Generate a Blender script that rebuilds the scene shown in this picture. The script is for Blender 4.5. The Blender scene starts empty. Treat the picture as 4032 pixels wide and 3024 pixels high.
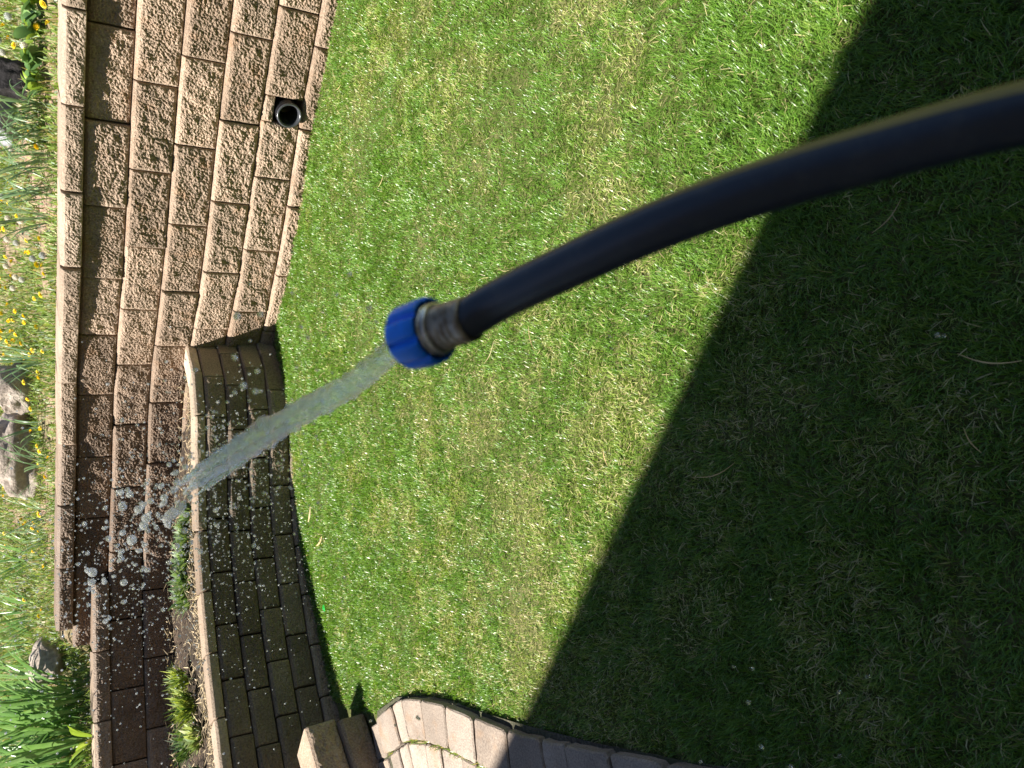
import bpy, bmesh, math, random
import numpy as np
from mathutils import Vector, Matrix, noise

R = math.radians
scene = bpy.context.scene
COL = scene.collection
random.seed(7)
rng = np.random.default_rng(11)

# ------------------------------------------------------------------ camera
PITCH, ROLL, CAM_H = R(33.0), R(1.8), 1.40
cam_d = bpy.data.cameras.new('camera')
cam = bpy.data.objects.new('camera', cam_d)
COL.objects.link(cam)
cam_d.sensor_fit = 'HORIZONTAL'
cam_d.sensor_width = 36.0
cam_d.lens = 27.0
cam_d.clip_start = 0.01
cam_d.clip_end = 500.0
fwd = Vector((0, math.cos(PITCH), -math.sin(PITCH)))
up0 = Vector((0, math.sin(PITCH), math.cos(PITCH)))
rt0 = Vector((1, 0, 0))
rt = rt0 * math.cos(ROLL) - up0 * math.sin(ROLL)
upv = rt0 * math.sin(ROLL) + up0 * math.cos(ROLL)
# the phone lies on its side: picture-left is up in the world
m3 = Matrix((-upv, rt, -fwd)).transposed()
cam.matrix_world = Matrix.Translation((0, 0, CAM_H)) @ m3.to_4x4()
cam_d.dof.use_dof = True
cam_d.dof.focus_distance = 2.6
cam_d.dof.aperture_fstop = 9.0
scene.camera = cam

# ------------------------------------------------------------------ light
SUN = Vector((0.60, -0.02, -1.0)).normalized()        # the way the light travels
elev = math.asin(-SUN.z)
azim = math.atan2(-SUN.x, -SUN.y)                     # clockwise from +Y
world = bpy.data.worlds.new('World')
scene.world = world
world.use_nodes = True
wn = world.node_tree
sky = wn.nodes.new('ShaderNodeTexSky')
sky.sky_type = 'NISHITA'
sky.sun_disc = False
sky.sun_elevation = elev
sky.sun_rotation = azim
sky.altitude = 1500
wn.links.new(sky.outputs[0], wn.nodes['Background'].inputs[0])
wn.nodes['Background'].inputs[1].default_value = 0.052
sun_d = bpy.data.lights.new('sun', 'SUN')
sun_d.energy = 5.0
sun_d.angle = R(0.53)
sun_d.color = (1.0, 0.95, 0.87)
sun = bpy.data.objects.new('sun', sun_d)
COL.objects.link(sun)
sun.rotation_euler = SUN.to_track_quat('-Z', 'Y').to_euler()
vs = scene.view_settings
vs.view_transform = 'Standard'
vs.look = 'None'
vs.exposure = 1.42
vs.gamma = 1.0
vs.use_curve_mapping = False
scene.render.engine = 'CYCLES'
scene.cycles.use_denoising = True
scene.cycles.max_bounces = 8
scene.cycles.transmission_bounces = 8
scene.cycles.transparent_max_bounces = 8
scene.cycles.caustics_reflective = False
scene.cycles.caustics_refractive = False
scene.cycles.sample_clamp_indirect = 6.0

# ------------------------------------------------------------------ helpers
def tag(o, label=None, cat=None, group=None, kind=None):
    if label: o['label'] = label
    if cat: o['category'] = cat
    if group: o['group'] = group
    if kind: o['kind'] = kind
    return o

def empty(name, loc=(0, 0, 0), parent=None):
    o = bpy.data.objects.new(name, None)
    COL.objects.link(o)
    o.location = loc
    o.empty_display_size = 0.1
    if parent: o.parent = parent
    return o

def mesh_obj(name, me, parent=None, loc=None, rot=None, scale=None):
    o = bpy.data.objects.new(name, me)
    COL.objects.link(o)
    if parent: o.parent = parent
    if loc is not None: o.location = loc
    if rot is not None: o.rotation_euler = rot
    if scale is not None: o.scale = scale
    return o

def mesh_of(name, verts, faces, mat=None, smooth=False):
    me = bpy.data.meshes.new(name)
    me.from_pydata([tuple(v) for v in verts], [], faces)
    me.validate()
    me.update()
    if mat: me.materials.append(mat)
    if smooth: me.polygons.foreach_set('use_smooth', [True] * len(me.polygons))
    return me

def big_mesh(name, verts, quads, tris, mat, cols=None, smooth=False):
    """fast mesh from numpy arrays"""
    me = bpy.data.meshes.new(name)
    nq, nt = len(quads), len(tris)
    me.vertices.add(len(verts))
    me.vertices.foreach_set('co', np.asarray(verts, np.float32).ravel())
    idx = np.concatenate([np.asarray(quads, np.int32).ravel(), np.asarray(tris, np.int32).ravel()]).astype(np.int32)
    me.loops.add(len(idx))
    me.loops.foreach_set('vertex_index', idx)
    start = np.concatenate([np.arange(nq) * 4, nq * 4 + np.arange(nt) * 3]).astype(np.int32)
    me.polygons.add(nq + nt)
    me.polygons.foreach_set('loop_start', start)
    if smooth: me.polygons.foreach_set('use_smooth', np.ones(nq + nt, bool))
    if cols is not None:
        a = me.color_attributes.new('col', 'FLOAT_COLOR', 'POINT')
        c = np.ones((len(verts), 4), np.float32)
        c[:, :3] = cols
        a.data.foreach_set('color', c.ravel())
    me.update(calc_edges=True)
    me.materials.append(mat)
    return me

class NT:
    """short-hand for building a node material"""
    def __init__(s, name):
        s.m = bpy.data.materials.new(name)
        s.m.use_nodes = True
        s.t = s.m.node_tree
        s.t.nodes.clear()
        s.out = s.t.nodes.new('ShaderNodeOutputMaterial')
    def n(s, typ, ins=None, **kw):
        nd = s.t.nodes.new('ShaderNode' + typ)
        for k, v in kw.items(): setattr(nd, k, v)
        for k, v in (ins or {}).items():
            sock = nd.inputs[k]
            if hasattr(v, 'is_output'): s.t.links.new(v, sock)
            else: sock.default_value = v
        return nd
    def ramp(s, fac, stops):
        nd = s.n('ValToRGB', {0: fac})
        el = nd.color_ramp.elements
        while len(el) < len(stops): el.new(0.5)
        for e, (p, c) in zip(el, stops):
            e.position = p
            e.color = (*c, 1) if len(c) == 3 else c
        return nd.outputs[0]
    def mix(s, a, b, fac, mode='MIX'):
        nd = s.n('MixRGB', {0: fac, 1: a, 2: b}, blend_type=mode)
        return nd.outputs[0]
    def coords(s, scale=1.0):
        """object coordinates moved by a random step for each object"""
        tc = s.n('TexCoord').outputs['Object']
        rnd = s.n('ObjectInfo').outputs['Random']
        mul = s.n('Math', {0: rnd, 1: 61.0}, operation='MULTIPLY').outputs[0]
        cb = s.n('CombineXYZ', {0: mul, 1: mul, 2: 0.0}).outputs[0]
        return s.n('VectorMath', {0: tc, 1: cb}, operation='ADD').outputs[0]
    def noise(s, vec, scale, detail=4.0, rough=0.55):
        return s.n('TexNoise', {'Vector': vec, 'Scale': scale, 'Detail': detail, 'Roughness': rough}).outputs[0]
    def bump(s, height, strength, dist, normal=None):
        ins = {'Height': height, 'Strength': strength, 'Distance': dist}
        if normal is not None: ins['Normal'] = normal
        return s.n('Bump', ins).outputs[0]
    def surf(s, shader):
        s.t.links.new(shader, s.out.inputs[0])
        return s.m
    def bsdf(s, **ins):
        names = {'color': 'Base Color', 'rough': 'Roughness', 'normal': 'Normal', 'metal': 'Metallic', 'spec': 'Specular IOR Level'}
        return s.n('BsdfPrincipled', {names.get(k, k): v for k, v in ins.items()}).outputs[0]

def concrete(name, c_dark, c_mid, c_light, bump_s=0.9, scale=1.0, stain=None):
    k = NT(name)
    v = k.coords()
    big = k.noise(v, 5.0 * scale, 3)
    fine = k.noise(v, 120.0 * scale, 5, 0.65)
    col = k.ramp(fine, [(0.30, c_dark), (0.50, c_mid), (0.72, c_light)])
    col = k.mix(col, k.ramp(big, [(0.35, (0.78, 0.75, 0.72)), (0.65, (1.12, 1.08, 1.04))]), 0.8, 'MULTIPLY')
    rnd = k.n('ObjectInfo').outputs['Random']
    col = k.mix(col, k.ramp(rnd, [(0.0, (0.74, 0.71, 0.68)), (0.5, (0.98, 0.97, 0.96)), (1.0, (1.14, 1.12, 1.10))]), 1.0, 'MULTIPLY')
    if stain:
        st = k.noise(v, 9.0, 4, 0.6)
        col = k.mix(col, (*stain, 1), k.ramp(st, [(0.55, (0, 0, 0)), (0.72, (0.55, 0.55, 0.55))]))
    wet = k.n('Attribute', attribute_type='OBJECT', attribute_name='wet').outputs['Fac']
    col = k.mix(col, (0.40, 0.345, 0.30, 1), wet, 'MULTIPLY')
    rough = k.n('MapRange', {0: wet, 3: 0.92, 4: 0.42}).outputs[0]
    med = k.noise(v, 60.0 * scale, 4, 0.6)
    nrm = k.bump(med, bump_s * 0.6, 0.010)
    nrm = k.bump(fine, bump_s * 0.8, 0.005, nrm)
    return k.surf(k.bsdf(color=col, rough=rough, normal=nrm, spec=0.35))

M_BLOCK = concrete('split_face_concrete', (0.22, 0.165, 0.120), (0.365, 0.280, 0.212), (0.52, 0.425, 0.335), 1.0, 1.0, (0.34, 0.20, 0.11))
M_CAP = concrete('cap_concrete', (0.26, 0.20, 0.15), (0.39, 0.31, 0.24), (0.52, 0.43, 0.34), 0.7)
M_LOW = concrete('grey_brown_concrete', (0.15, 0.12, 0.09), (0.28, 0.23, 0.175), (0.42, 0.355, 0.28), 0.9)
M_LCAP = concrete('pale_cap_concrete', (0.34, 0.27, 0.20), (0.50, 0.42, 0.33), (0.62, 0.54, 0.44), 0.5)
M_PAVER = concrete('paver_concrete', (0.20, 0.165, 0.14), (0.31, 0.265, 0.225), (0.42, 0.365, 0.31), 0.5, 1.3, (0.27, 0.17, 0.10))
M_STEP = concrete('rough_step_stone', (0.24, 0.175, 0.12), (0.36, 0.28, 0.21), (0.50, 0.42, 0.34), 0.7)

def rock_mat(name, c1, c2, c3):
    k = NT(name)
    v = k.coords()
    a = k.noise(v, 6.0, 8, 0.65)
    b = k.noise(v, 40.0, 5, 0.6)
    col = k.ramp(a, [(0.3, c1), (0.5, c2), (0.7, c3)])
    col = k.mix(col, k.ramp(b, [(0.35, (0.6, 0.6, 0.6)), (0.6, (1.1, 1.1, 1.1))]), 0.8, 'MULTIPLY')
    nrm = k.bump(a, 0.8, 0.04)
    nrm = k.bump(b, 0.7, 0.012, nrm)
    return k.surf(k.bsdf(color=col, rough=0.9, normal=nrm, spec=0.3))

M_ROCK = rock_mat('tan_rock', (0.20, 0.16, 0.13), (0.36, 0.30, 0.25), (0.48, 0.42, 0.36))
M_ROCKG = rock_mat('grey_rock', (0.17, 0.17, 0.17), (0.30, 0.30, 0.31), (0.42, 0.42, 0.42))
M_ROCKB = rock_mat('black_rock', (0.012, 0.011, 0.012), (0.03, 0.026, 0.026), (0.08, 0.065, 0.06))

def leaf_mat(name, trans=0.35, rough=0.45, spec=0.5):
    k = NT(name)
    c = k.n('Attribute', attribute_name='col').outputs['Color']
    p = k.bsdf(color=c, rough=rough, spec=spec)
    t = k.n('BsdfTranslucent', {0: k.mix(c, (1.0, 1.0, 0.55, 1), 1.0, 'MULTIPLY')}).outputs[0]
    return k.surf(k.n('MixShader', {0: trans, 1: p, 2: t}).outputs[0])

M_GRASS = leaf_mat('grass_blades', 0.42, 0.34, 0.6)
M_WEED = leaf_mat('weed_leaves', 0.35, 0.5, 0.4)

def plain_leaf(name, c1, c2, trans=0.3, rough=0.4, scale=8.0):
    k = NT(name)
    v = k.coords()
    c = k.ramp(k.noise(v, scale, 3), [(0.35, c1), (0.65, c2)])
    rnd = k.n('ObjectInfo').outputs['Random']
    c = k.mix(c, k.ramp(rnd, [(0, (0.75, 0.8, 0.8)), (1, (1.2, 1.12, 1.0))]), 1.0, 'MULTIPLY')
    p = k.bsdf(color=c, rough=rough)
    t = k.n('BsdfTranslucent', {0: c}).outputs[0]
    return k.surf(k.n('MixShader', {0: trans, 1: p, 2: t}).outputs[0])

M_IRIS = plain_leaf('iris_leaf', (0.13, 0.27, 0.06), (0.23, 0.39, 0.13), 0.42, 0.30)
M_DAFF = plain_leaf('daffodil_leaf', (0.13, 0.23, 0.10), (0.24, 0.36, 0.18), 0.36, 0.33)
M_LIME = plain_leaf('lime_leaf', (0.22, 0.34, 0.03), (0.32, 0.44, 0.06), 0.45, 0.35)
M_YELLOW = plain_leaf('dandelion_yellow', (0.82, 0.56, 0.0), (0.90, 0.68, 0.01), 0.2, 0.6)
M_STEM = plain_leaf('dandelion_stem', (0.20, 0.27, 0.08), (0.26, 0.32, 0.11), 0.2, 0.5)
M_FLUFF = plain_leaf('seed_fluff', (0.55, 0.55, 0.52), (0.70, 0.70, 0.66), 0.4, 0.9)
M_STRAW = plain_leaf('dry_straw', (0.50, 0.37, 0.18), (0.66, 0.52, 0.29), 0.2, 0.7)

def soil(name, cs, scale=30.0):
    k = NT(name)
    v = k.n('TexCoord').outputs['Object']
    a = k.noise(v, scale, 6, 0.65)
    b = k.noise(v, 2.2, 3)
    col = k.mix(k.ramp(a, [(0.3, cs[0]), (0.5, cs[1]), (0.68, cs[2])]), (*cs[3], 1), k.ramp(b, [(0.42, (0, 0, 0)), (0.6, (0.7, 0.7, 0.7))]))
    return k.surf(k.bsdf(color=col, rough=1.0, normal=k.bump(a, 0.9, 0.02), spec=0.2))

M_SOIL = soil('bed_soil', [(0.16, 0.10, 0.07), (0.30, 0.20, 0.14), (0.42, 0.31, 0.23), (0.14, 0.15, 0.06)])
M_TURF = soil('turf_thatch', [(0.045, 0.055, 0.018), (0.10, 0.11, 0.035), (0.22, 0.19, 0.09), (0.07, 0.09, 0.02)], 60.0)
M_MULCH = soil('bed_mulch', [(0.018, 0.013, 0.010), (0.05, 0.036, 0.027), (0.13, 0.09, 0.06), (0.035, 0.027, 0.02)], 45.0)

# ------------------------------------------------------------------ plan of the place (x right, y away, z up; metres)
def smooth_path(pts, per=10):
    P = [np.array(p, float) for p in pts]
    out = []
    for i in range(len(P) - 1):
        p0 = P[i - 1] if i else 2 * P[0] - P[1]
        p3 = P[i + 2] if i + 2 < len(P) else 2 * P[-1] - P[-2]
        p1, p2 = P[i], P[i + 1]
        for t in np.arange(per) / per:
            out.append(0.5 * (2 * p1 + (p2 - p0) * t + (2 * p0 - 5 * p1 + 4 * p2 - p3) * t ** 2 + (3 * p1 - p0 - 3 * p2 + p3) * t ** 3))
    out.append(P[-1])
    return np.array(out)

class Path:
    def __init__(s, pts, per=10):
        s.p = smooth_path(pts, per)
        d = np.diff(s.p, axis=0)
        s.l = np.concatenate([[0], np.cumsum(np.hypot(d[:, 0], d[:, 1]))])
    def at(s, t):
        return np.array([np.interp(t, s.l, s.p[:, 0]), np.interp(t, s.l, s.p[:, 1])])
    def dir(s, t, e=0.05):
        a, b = s.at(max(t - e, 0)), s.at(min(t + e, s.l[-1]))
        d = b - a
        return d / np.hypot(*d)
    def back(s, t):              # unit vector away from the viewer, into the bank
        d = s.dir(t)
        return np.array([-d[1], d[0]])
    def near(s, q):
        ts = np.linspace(0, s.l[-1], 1200)
        pts = np.stack([np.interp(ts, s.l, s.p[:, 0]), np.interp(ts, s.l, s.p[:, 1])], 1)
        return float(ts[np.argmin(((pts - np.array(q)) ** 2).sum(1))])
    def signed(s, X, Y):         # + behind the wall
        best = np.full(X.shape, 1e9)
        sg = np.zeros(X.shape)
        for a, b in zip(s.p[:-1], s.p[1:]):
            d = b - a
            L2 = (d ** 2).sum() + 1e-12
            t = np.clip(((X - a[0]) * d[0] + (Y - a[1]) * d[1]) / L2, 0, 1)
            px, py = X - (a[0] + t * d[0]), Y - (a[1] + t * d[1])
            dist = px ** 2 + py ** 2
            cr = d[0] * py - d[1] * px
            m = dist < best
            best = np.where(m, dist, best)
            sg = np.where(m, np.sign(cr), sg)
        return np.sqrt(best) * sg

MAIN = Path([(-4.2, 4.45), (-3.3, 5.05), (-2.5, 5.42), (-1.9, 5.60), (-1.35, 5.68), (-1.0, 5.66), (-0.65, 5.57), (-0.17, 5.38), (0.20, 5.10), (0.60, 4.66),
             (1.03, 4.32), (1.46, 4.02), (1.92, 3.63), (2.9, 2.86), (4.0, 2.0)])
UPPER = Path([(-1.80, 5.86), (-1.40, 5.80), (-1.0, 5.72), (-0.65, 5.59), (-0.17, 5.38), (0.20, 5.10), (0.60, 4.66), (1.03, 4.32), (1.46, 4.02),
              (1.92, 3.63), (2.9, 2.86), (4.0, 2.0)])
LOWER = Path([(-2.6, 3.05), (-2.25, 3.48), (-1.98, 3.74), (-1.70, 3.98), (-1.48, 4.16), (-1.21, 4.34), (-1.02, 4.44), (-0.85, 4.53), (-0.53, 4.61),
              (-0.14, 4.64), (0.12, 4.74), (0.26, 4.88), (0.40, 5.08), (0.52, 5.28)])

def value_noise(X, Y, scale, seed):
    g = np.random.default_rng(seed).random((128, 128))
    x, y = X * scale + 40.3, Y * scale + 40.7
    xi, yi = np.floor(x).astype(int), np.floor(y).astype(int)
    fx, fy = x - xi, y - yi
    fx, fy = fx * fx * (3 - 2 * fx), fy * fy * (3 - 2 * fy)
    a, b = g[xi % 128, yi % 128], g[(xi + 1) % 128, yi % 128]
    c, d = g[xi % 128, (yi + 1) % 128], g[(xi + 1) % 128, (yi + 1) % 128]
    return (a * (1 - fx) + b * fx) * (1 - fy) + (c * (1 - fx) + d * fx) * fy

def sstep(a, b, x):
    t = np.clip((x - a) / (b - a), 0, 1)
    return t * t * (3 - 2 * t)

def main_dz(x):
    return 0.027 * np.maximum(0.0, -0.4 - np.asarray(x, float))

def bed_z(X, Y):
    """height of the planted bank above the main wall"""
    X, Y = np.asarray(X, float), np.asarray(Y, float)
    d1 = MAIN.signed(X, Y)
    d2 = UPPER.signed(X, Y)
    slope = 0.21 * np.clip(np.where(X > -0.6, d1, d2) - 0.25, 0, 20)
    hi = 1.135 + slope
    lo = 0.935 + 0.21 * np.clip(d1 - 0.25, 0, 20) + 0.05 * sstep(0.4, 1.2, d1) - 0.09 * sstep(-1.40, -1.26, X)
    w = sstep(-1.80, -1.64, X) * np.where(X > -0.6, 1.0, sstep(0.10, 0.22, d2))
    z = lo * (1 - w) + hi * w + main_dz(X)
    z = z + 0.05 * (value_noise(X, Y, 2.5, 5) - 0.5) * sstep(0.3, 0.8, d1) + 0.02 * (value_noise(X, Y, 9, 6) - 0.5)
    return np.where(d1 > 0.17, z, -0.4)

def bed_z1(x, y):
    return float(bed_z(np.array([x]), np.array([y]))[0])
# ==PLAN-END==

# ------------------------------------------------------------------ the ground
def grid_mesh(name, xs, ys, zf, mat, keep=None):
    X, Y = np.meshgrid(xs, ys, indexing='ij')
    Z = zf(X, Y)
    nx, ny = X.shape
    V = np.stack([X.ravel(), Y.ravel(), Z.ravel()], 1)
    i, j = np.meshgrid(np.arange(nx - 1), np.arange(ny - 1), indexing='ij')
    a = (i * ny + j).ravel()
    Q = np.stack([a, a + ny, a + ny + 1, a + 1], 1)
    if keep is not None:
        k = keep(X, Y).ravel()
        Q = Q[k[Q].any(1)]
    return big_mesh(name, V, Q, np.zeros((0, 3), int), mat, smooth=True)

g = mesh_obj('ground', mesh_of('ground', [(-60, -60, -0.03), (60, -60, -0.03), (60, 60, -0.03), (-60, 60, -0.03)], [(0, 1, 2, 3)], M_TURF))
tag(g, kind='structure')
turf = mesh_obj('lawn_soil', grid_mesh('lawn_soil', np.arange(-2.6, 4.0, 0.08), np.arange(-0.4, 5.6, 0.08),
                lambda X, Y: 0.012 * (value_noise(X, Y, 3.0, 21) - 0.5) + 0.004, M_TURF))
tag(turf, kind='structure')
bank = mesh_obj('planted_bank', grid_mesh('planted_bank', np.arange(-6.0, 6.5, 0.06), np.arange(2.6, 12.0, 0.06), bed_z, M_SOIL,
                keep=lambda X, Y: MAIN.signed(X, Y) > 0.17))
tag(bank, kind='structure')

def low_bed_keep(X, Y):
    return (LOWER.signed(X, Y) > 0.13) & (MAIN.signed(X, Y) < 0.12) & (X < 0.5)
lowbed = mesh_obj('planter_soil', grid_mesh('planter_soil', np.arange(-4.0, 0.6, 0.04), np.arange(3.0, 6.2, 0.04),
                  lambda X, Y: 0.455 - 0.045 * X + 0.05 * (value_noise(X, Y, 6, 3) - 0.5) + 0.03 * (value_noise(X, Y, 16, 4) - 0.5), M_MULCH, keep=low_bed_keep))
tag(lowbed, kind='structure')

# ------------------------------------------------------------------ the house behind the viewer: its eave draws the shade line
def box_vf(x0, x1, y0, y1, z0, z1):
    v = [(x0, y0, z0), (x1, y0, z0), (x1, y1, z0), (x0, y1, z0), (x0, y0, z1), (x1, y0, z1), (x1, y1, z1), (x0, y1, z1)]
    return v, [(3, 2, 1, 0), (4, 5, 6, 7), (0, 1, 5, 4), (1, 2, 6, 5), (2, 3, 7, 6), (3, 0, 4, 7)]

def paint(name, c, rough=0.6):
    k = NT(name)
    v = k.coords()
    n_ = k.noise(v, 3.0, 5)
    return k.surf(k.bsdf(color=k.mix((*c, 1), k.ramp(n_, [(0.3, (0.85, 0.85, 0.85)), (0.7, (1.08, 1.08, 1.08))]), 1.0, 'MULTIPLY'), rough=rough))

EAVE_H = 5.0
nrm2 = np.array([0.576, 0.817])
dir2 = np.array([0.817, -0.576])
sxy = np.array([SUN.x, SUN.y]) / -SUN.z
eave_off = 1.114 - float(sxy @ nrm2) * EAVE_H
house = empty('house', (*(nrm2 * (eave_off - 0.5)), 0))
house.rotation_euler = (0, 0, math.atan2(dir2[1], dir2[0]))
tag(house, 'tan house behind the viewer whose straight eave shades the near half of the lawn', 'house')
M_SIDING, M_TRIM, M_SHINGLE = paint('siding_paint', (0.33, 0.28, 0.22)), paint('trim_paint', (0.55, 0.52, 0.47)), paint('shingle', (0.08, 0.07, 0.07), 0.9)
v, f = box_vf(-9, 8, -7, 0, -0.1, EAVE_H)
mesh_obj('wall', mesh_of('wall', v, f, M_SIDING), house)
rv = [(-9.3, 0.5, EAVE_H), (8.3, 0.5, EAVE_H), (8.3, -3.5, EAVE_H + 1.9), (-9.3, -3.5, EAVE_H + 1.9), (8.3, -7.5, EAVE_H), (-9.3, -7.5, EAVE_H)]
rv += [(a, b, c - 0.16) for a, b, c in rv]
roof = mesh_obj('roof', mesh_of('roof', rv, [(0, 1, 2, 3), (3, 2, 4, 5), (7, 6, 9, 8), (8, 9, 11, 10), (0, 6, 7, 1), (4, 10, 11, 5), (1, 7, 8, 2), (2, 8, 10, 4), (0, 3, 9, 6), (3, 5, 11, 9)], M_SHINGLE), house)

# ------------------------------------------------------------------ wall blocks
def split_block(W, H, D, nx, nz, amp, seed, bev=0.008, top=0.014, taper=0.05):
    """one concrete block: rough split front (towards -y), rounded top edge, bevelled rim, plain sides; origin at the middle of the lower front edge"""
    xs = np.concatenate([[0, 0.35 * bev, bev], np.linspace(bev, W - bev, nx)[1:-1], [W - bev, W - 0.35 * bev, W]]) - W / 2
    zs = np.concatenate([[0, 0.5 * bev], np.linspace(bev, H - top, nz), [H - 0.72 * top, H - 0.45 * top, H - 0.2 * top, H]])
    V, F = [], []
    for z in zs:
        for x in xs:
            ex, eb, et = min(x + W / 2, W / 2 - x), z, H - z
            q = Vector((x * 15 + seed * 7.3, z * 15, seed * 3.1))
            n1 = noise.fractal(q, 0.8, 2.1, 2)
            n2 = noise.fractal(q * 6.5 + Vector((9, 0, 0)), 0.6, 2.1, 2)
            w = min(1.0, min(ex, eb, max(0, et - top * 0.6)) / 0.02)
            y = -amp * (0.45 + 0.60 * n1 + 0.42 * n2) * (0.12 + 0.88 * w)
            for e, r_ in ((ex, bev), (eb, bev * 0.7)):
                if e < r_: y += r_ * (1 - math.sqrt(max(0, 1 - (1 - e / r_) ** 2)))
            if et < top: y += top * 0.95 * (1 - et / top) ** 1.25
            V.append((x, y, z))
    nX, nZ = len(xs), len(zs)
    for j in range(nZ - 1):
        for i in range(nX - 1):
            a = j * nX + i
            F.append((a, a + 1, a + nX + 1, a + nX))
    per = [i for i in range(nX)] + [j * nX + nX - 1 for j in range(1, nZ)] + [(nZ - 1) * nX + i for i in range(nX - 2, -1, -1)] + [j * nX for j in range(nZ - 2, 0, -1)]
    b0 = len(V)
    for i in per: V.append((V[i][0], 0.05, V[i][2]))
    b1 = len(V)
    for i in per: V.append((V[i][0] * (1 - taper), D, V[i][2]))
    n = len(per)
    for k in range(n):
        k2 = (k + 1) % n
        F.append((per[k2], per[k], b0 + k, b0 + k2))
        F.append((b0 + k2, b0 + k, b1 + k, b1 + k2))
    F.append(tuple(b1 + k for k in range(n - 1, -1, -1)))
    return V, F

def join_vf(parts):
    V, F = [], []
    for v, f, off in parts:
        b = len(V)
        V += [(a[0] + off[0], a[1] + off[1], a[2] + off[2]) for a in v]
        F += [tuple(i + b for i in q) for q in f]
    return V, F

def low_dz(x):
    return -0.050 - 0.045 * x

def wetness(x, y, z):
    d = math.hypot((x + 1.05) / 1.15, (z - 0.75) / 0.75)
    return max(0.0, min(1.0, 1.45 - d)) * 0.75

def lay_course(parent, path, z, H, W, setback, phase, t0, t1, meshes, name, depth_over=0.0, skip=None, gap=0.006, jit=0.008, slope=0.0):
    """blocks of width W butted along the path between arc lengths t0 and t1; joints fall on phase + k*W"""
    Wb = W
    k0 = math.floor((t0 - phase) / W)
    t = phase + k0 * W
    i = 0
    while t < t1:
        a, b = t, t + Wb
        tm = (a + b) / 2
        if tm > t0 - W / 2 and tm < t1 + W * 0.0 and a > 0 and b < path.l[-1]:
            pa = path.at(a) + path.back(a) * setback
            pb = path.at(b) + path.back(b) * setback
            c = (pa + pb) / 2
            d = pb - pa
            L = float(np.hypot(*d))
            if not (skip and skip(tm, c)):
                me = meshes[(i * 7 + int(z * 50) * 3 + int(abs(tm) * 10)) % len(meshes)]
                o = mesh_obj(name, me, parent)
                yaw = math.atan2(d[1], d[0]) + random.uniform(-0.022, 0.022)
                back = np.array([-d[1], d[0]]) / L
                c = c + back * (random.uniform(-jit, jit) - depth_over)
                o.location = (c[0], c[1], z + (low_dz(c[0]) if slope else float(main_dz(c[0]))))
                o.rotation_euler = (0, (slope or (0.027 if c[0] < -0.4 else 0.0)) + random.uniform(-0.003, 0.003), yaw)
                o.scale = ((L - gap) / W, 1, 1)
                o['wet'] = wetness(c[0], c[1], z + H / 2)
        t += Wb
        i += 1

BW, BH = 0.44, 0.20
def variants(n, W, H, D, nx, nz, amp, mat, seed0, nm, **kw):
    out = []
    for s in range(n):
        v, f = split_block(W, H - 0.004, D, nx, nz, amp, seed0 + s * 1.7, **kw)
        out.append(mesh_of(nm, v, f, mat))
    return out
main_meshes = variants(8, BW, BH, 0.28, 96, 44, 0.015, M_BLOCK, 3.0, 'block')
cap_meshes = variants(5, 0.43, 0.10, 0.31, 90, 20, 0.011, M_CAP, 40.0, 'cap_block', top=0.018)
low_meshes = variants(6, 0.29, 0.115, 0.2, 54, 20, 0.010, M_LOW, 60.0, 'block')
low_smooth = variants(3, 0.29, 0.115, 0.2, 6, 4, 0.0012, M_LOW, 80.0, 'block', bev=0.005, top=0.008)
lowcap_meshes = variants(4, 0.33, 0.06, 0.14, 30, 6, 0.006, M_LCAP, 90.0, 'cap_block', top=0.012)

wall = empty('retaining_wall', (1.0, 4.35, 0))
wall_inv = Matrix.Translation((-1.0, -4.35, 0))
tag(wall, 'tall tan split face block retaining wall with coping along the far side of the lawn', 'retaining wall')
SB = 0.018
tx = lambda x: MAIN.near(MAIN.p[np.argmin(abs(MAIN.p[:, 0] - x))])
PIPE_T = 6.415          # arc length of the drain pipe
phases = {i: MAIN.near(q) for i, q in {-1: (1.41, 4.06), 0: (1.525, 3.972), 1: (1.388, 4.07), 2: (1.256, 4.165), 3: (1.122, 4.256)}.items()}
for idx in (-1, 0, 1, 2, 3):
    z = 0.08 + 0.2 * idx
    lim = tx(0.05) if idx <= 0 else (tx(-0.3) if idx == 1 else 0.4)
    def skip(tm, c, idx=idx):
        return idx == 0 and abs(tm - (phases[0] - BW / 2)) < 0.1
    lay_course(wall, MAIN, z, BH, BW, SB * idx, phases[idx], lim, MAIN.l[-1] - 0.1, main_meshes, 'block', skip=skip)
# the block notched for the drain pipe
na = split_block(BW - 0.135, BH - 0.004, 0.28, 66, 44, 0.015, 101.0)
nb = split_block(0.135, 0.055, 0.28, 20, 8, 0.010, 102.0)
nv, nf = join_vf([(*na, (-0.0675, 0, 0)), (*nb, (BW / 2 - 0.0675, 0, BH - 0.06))])
tm = phases[0] - BW / 2
pc, pdv = MAIN.at(tm), MAIN.dir(tm, 0.2)
o = mesh_obj('block', mesh_of('block', nv, nf, M_BLOCK), wall, (pc[0], pc[1], 0.08), (0, 0, math.atan2(pdv[1], pdv[0])))
o['wet'] = 0.0
o['label'] = 'block with its lower corner notched out around the drain pipe'
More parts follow.
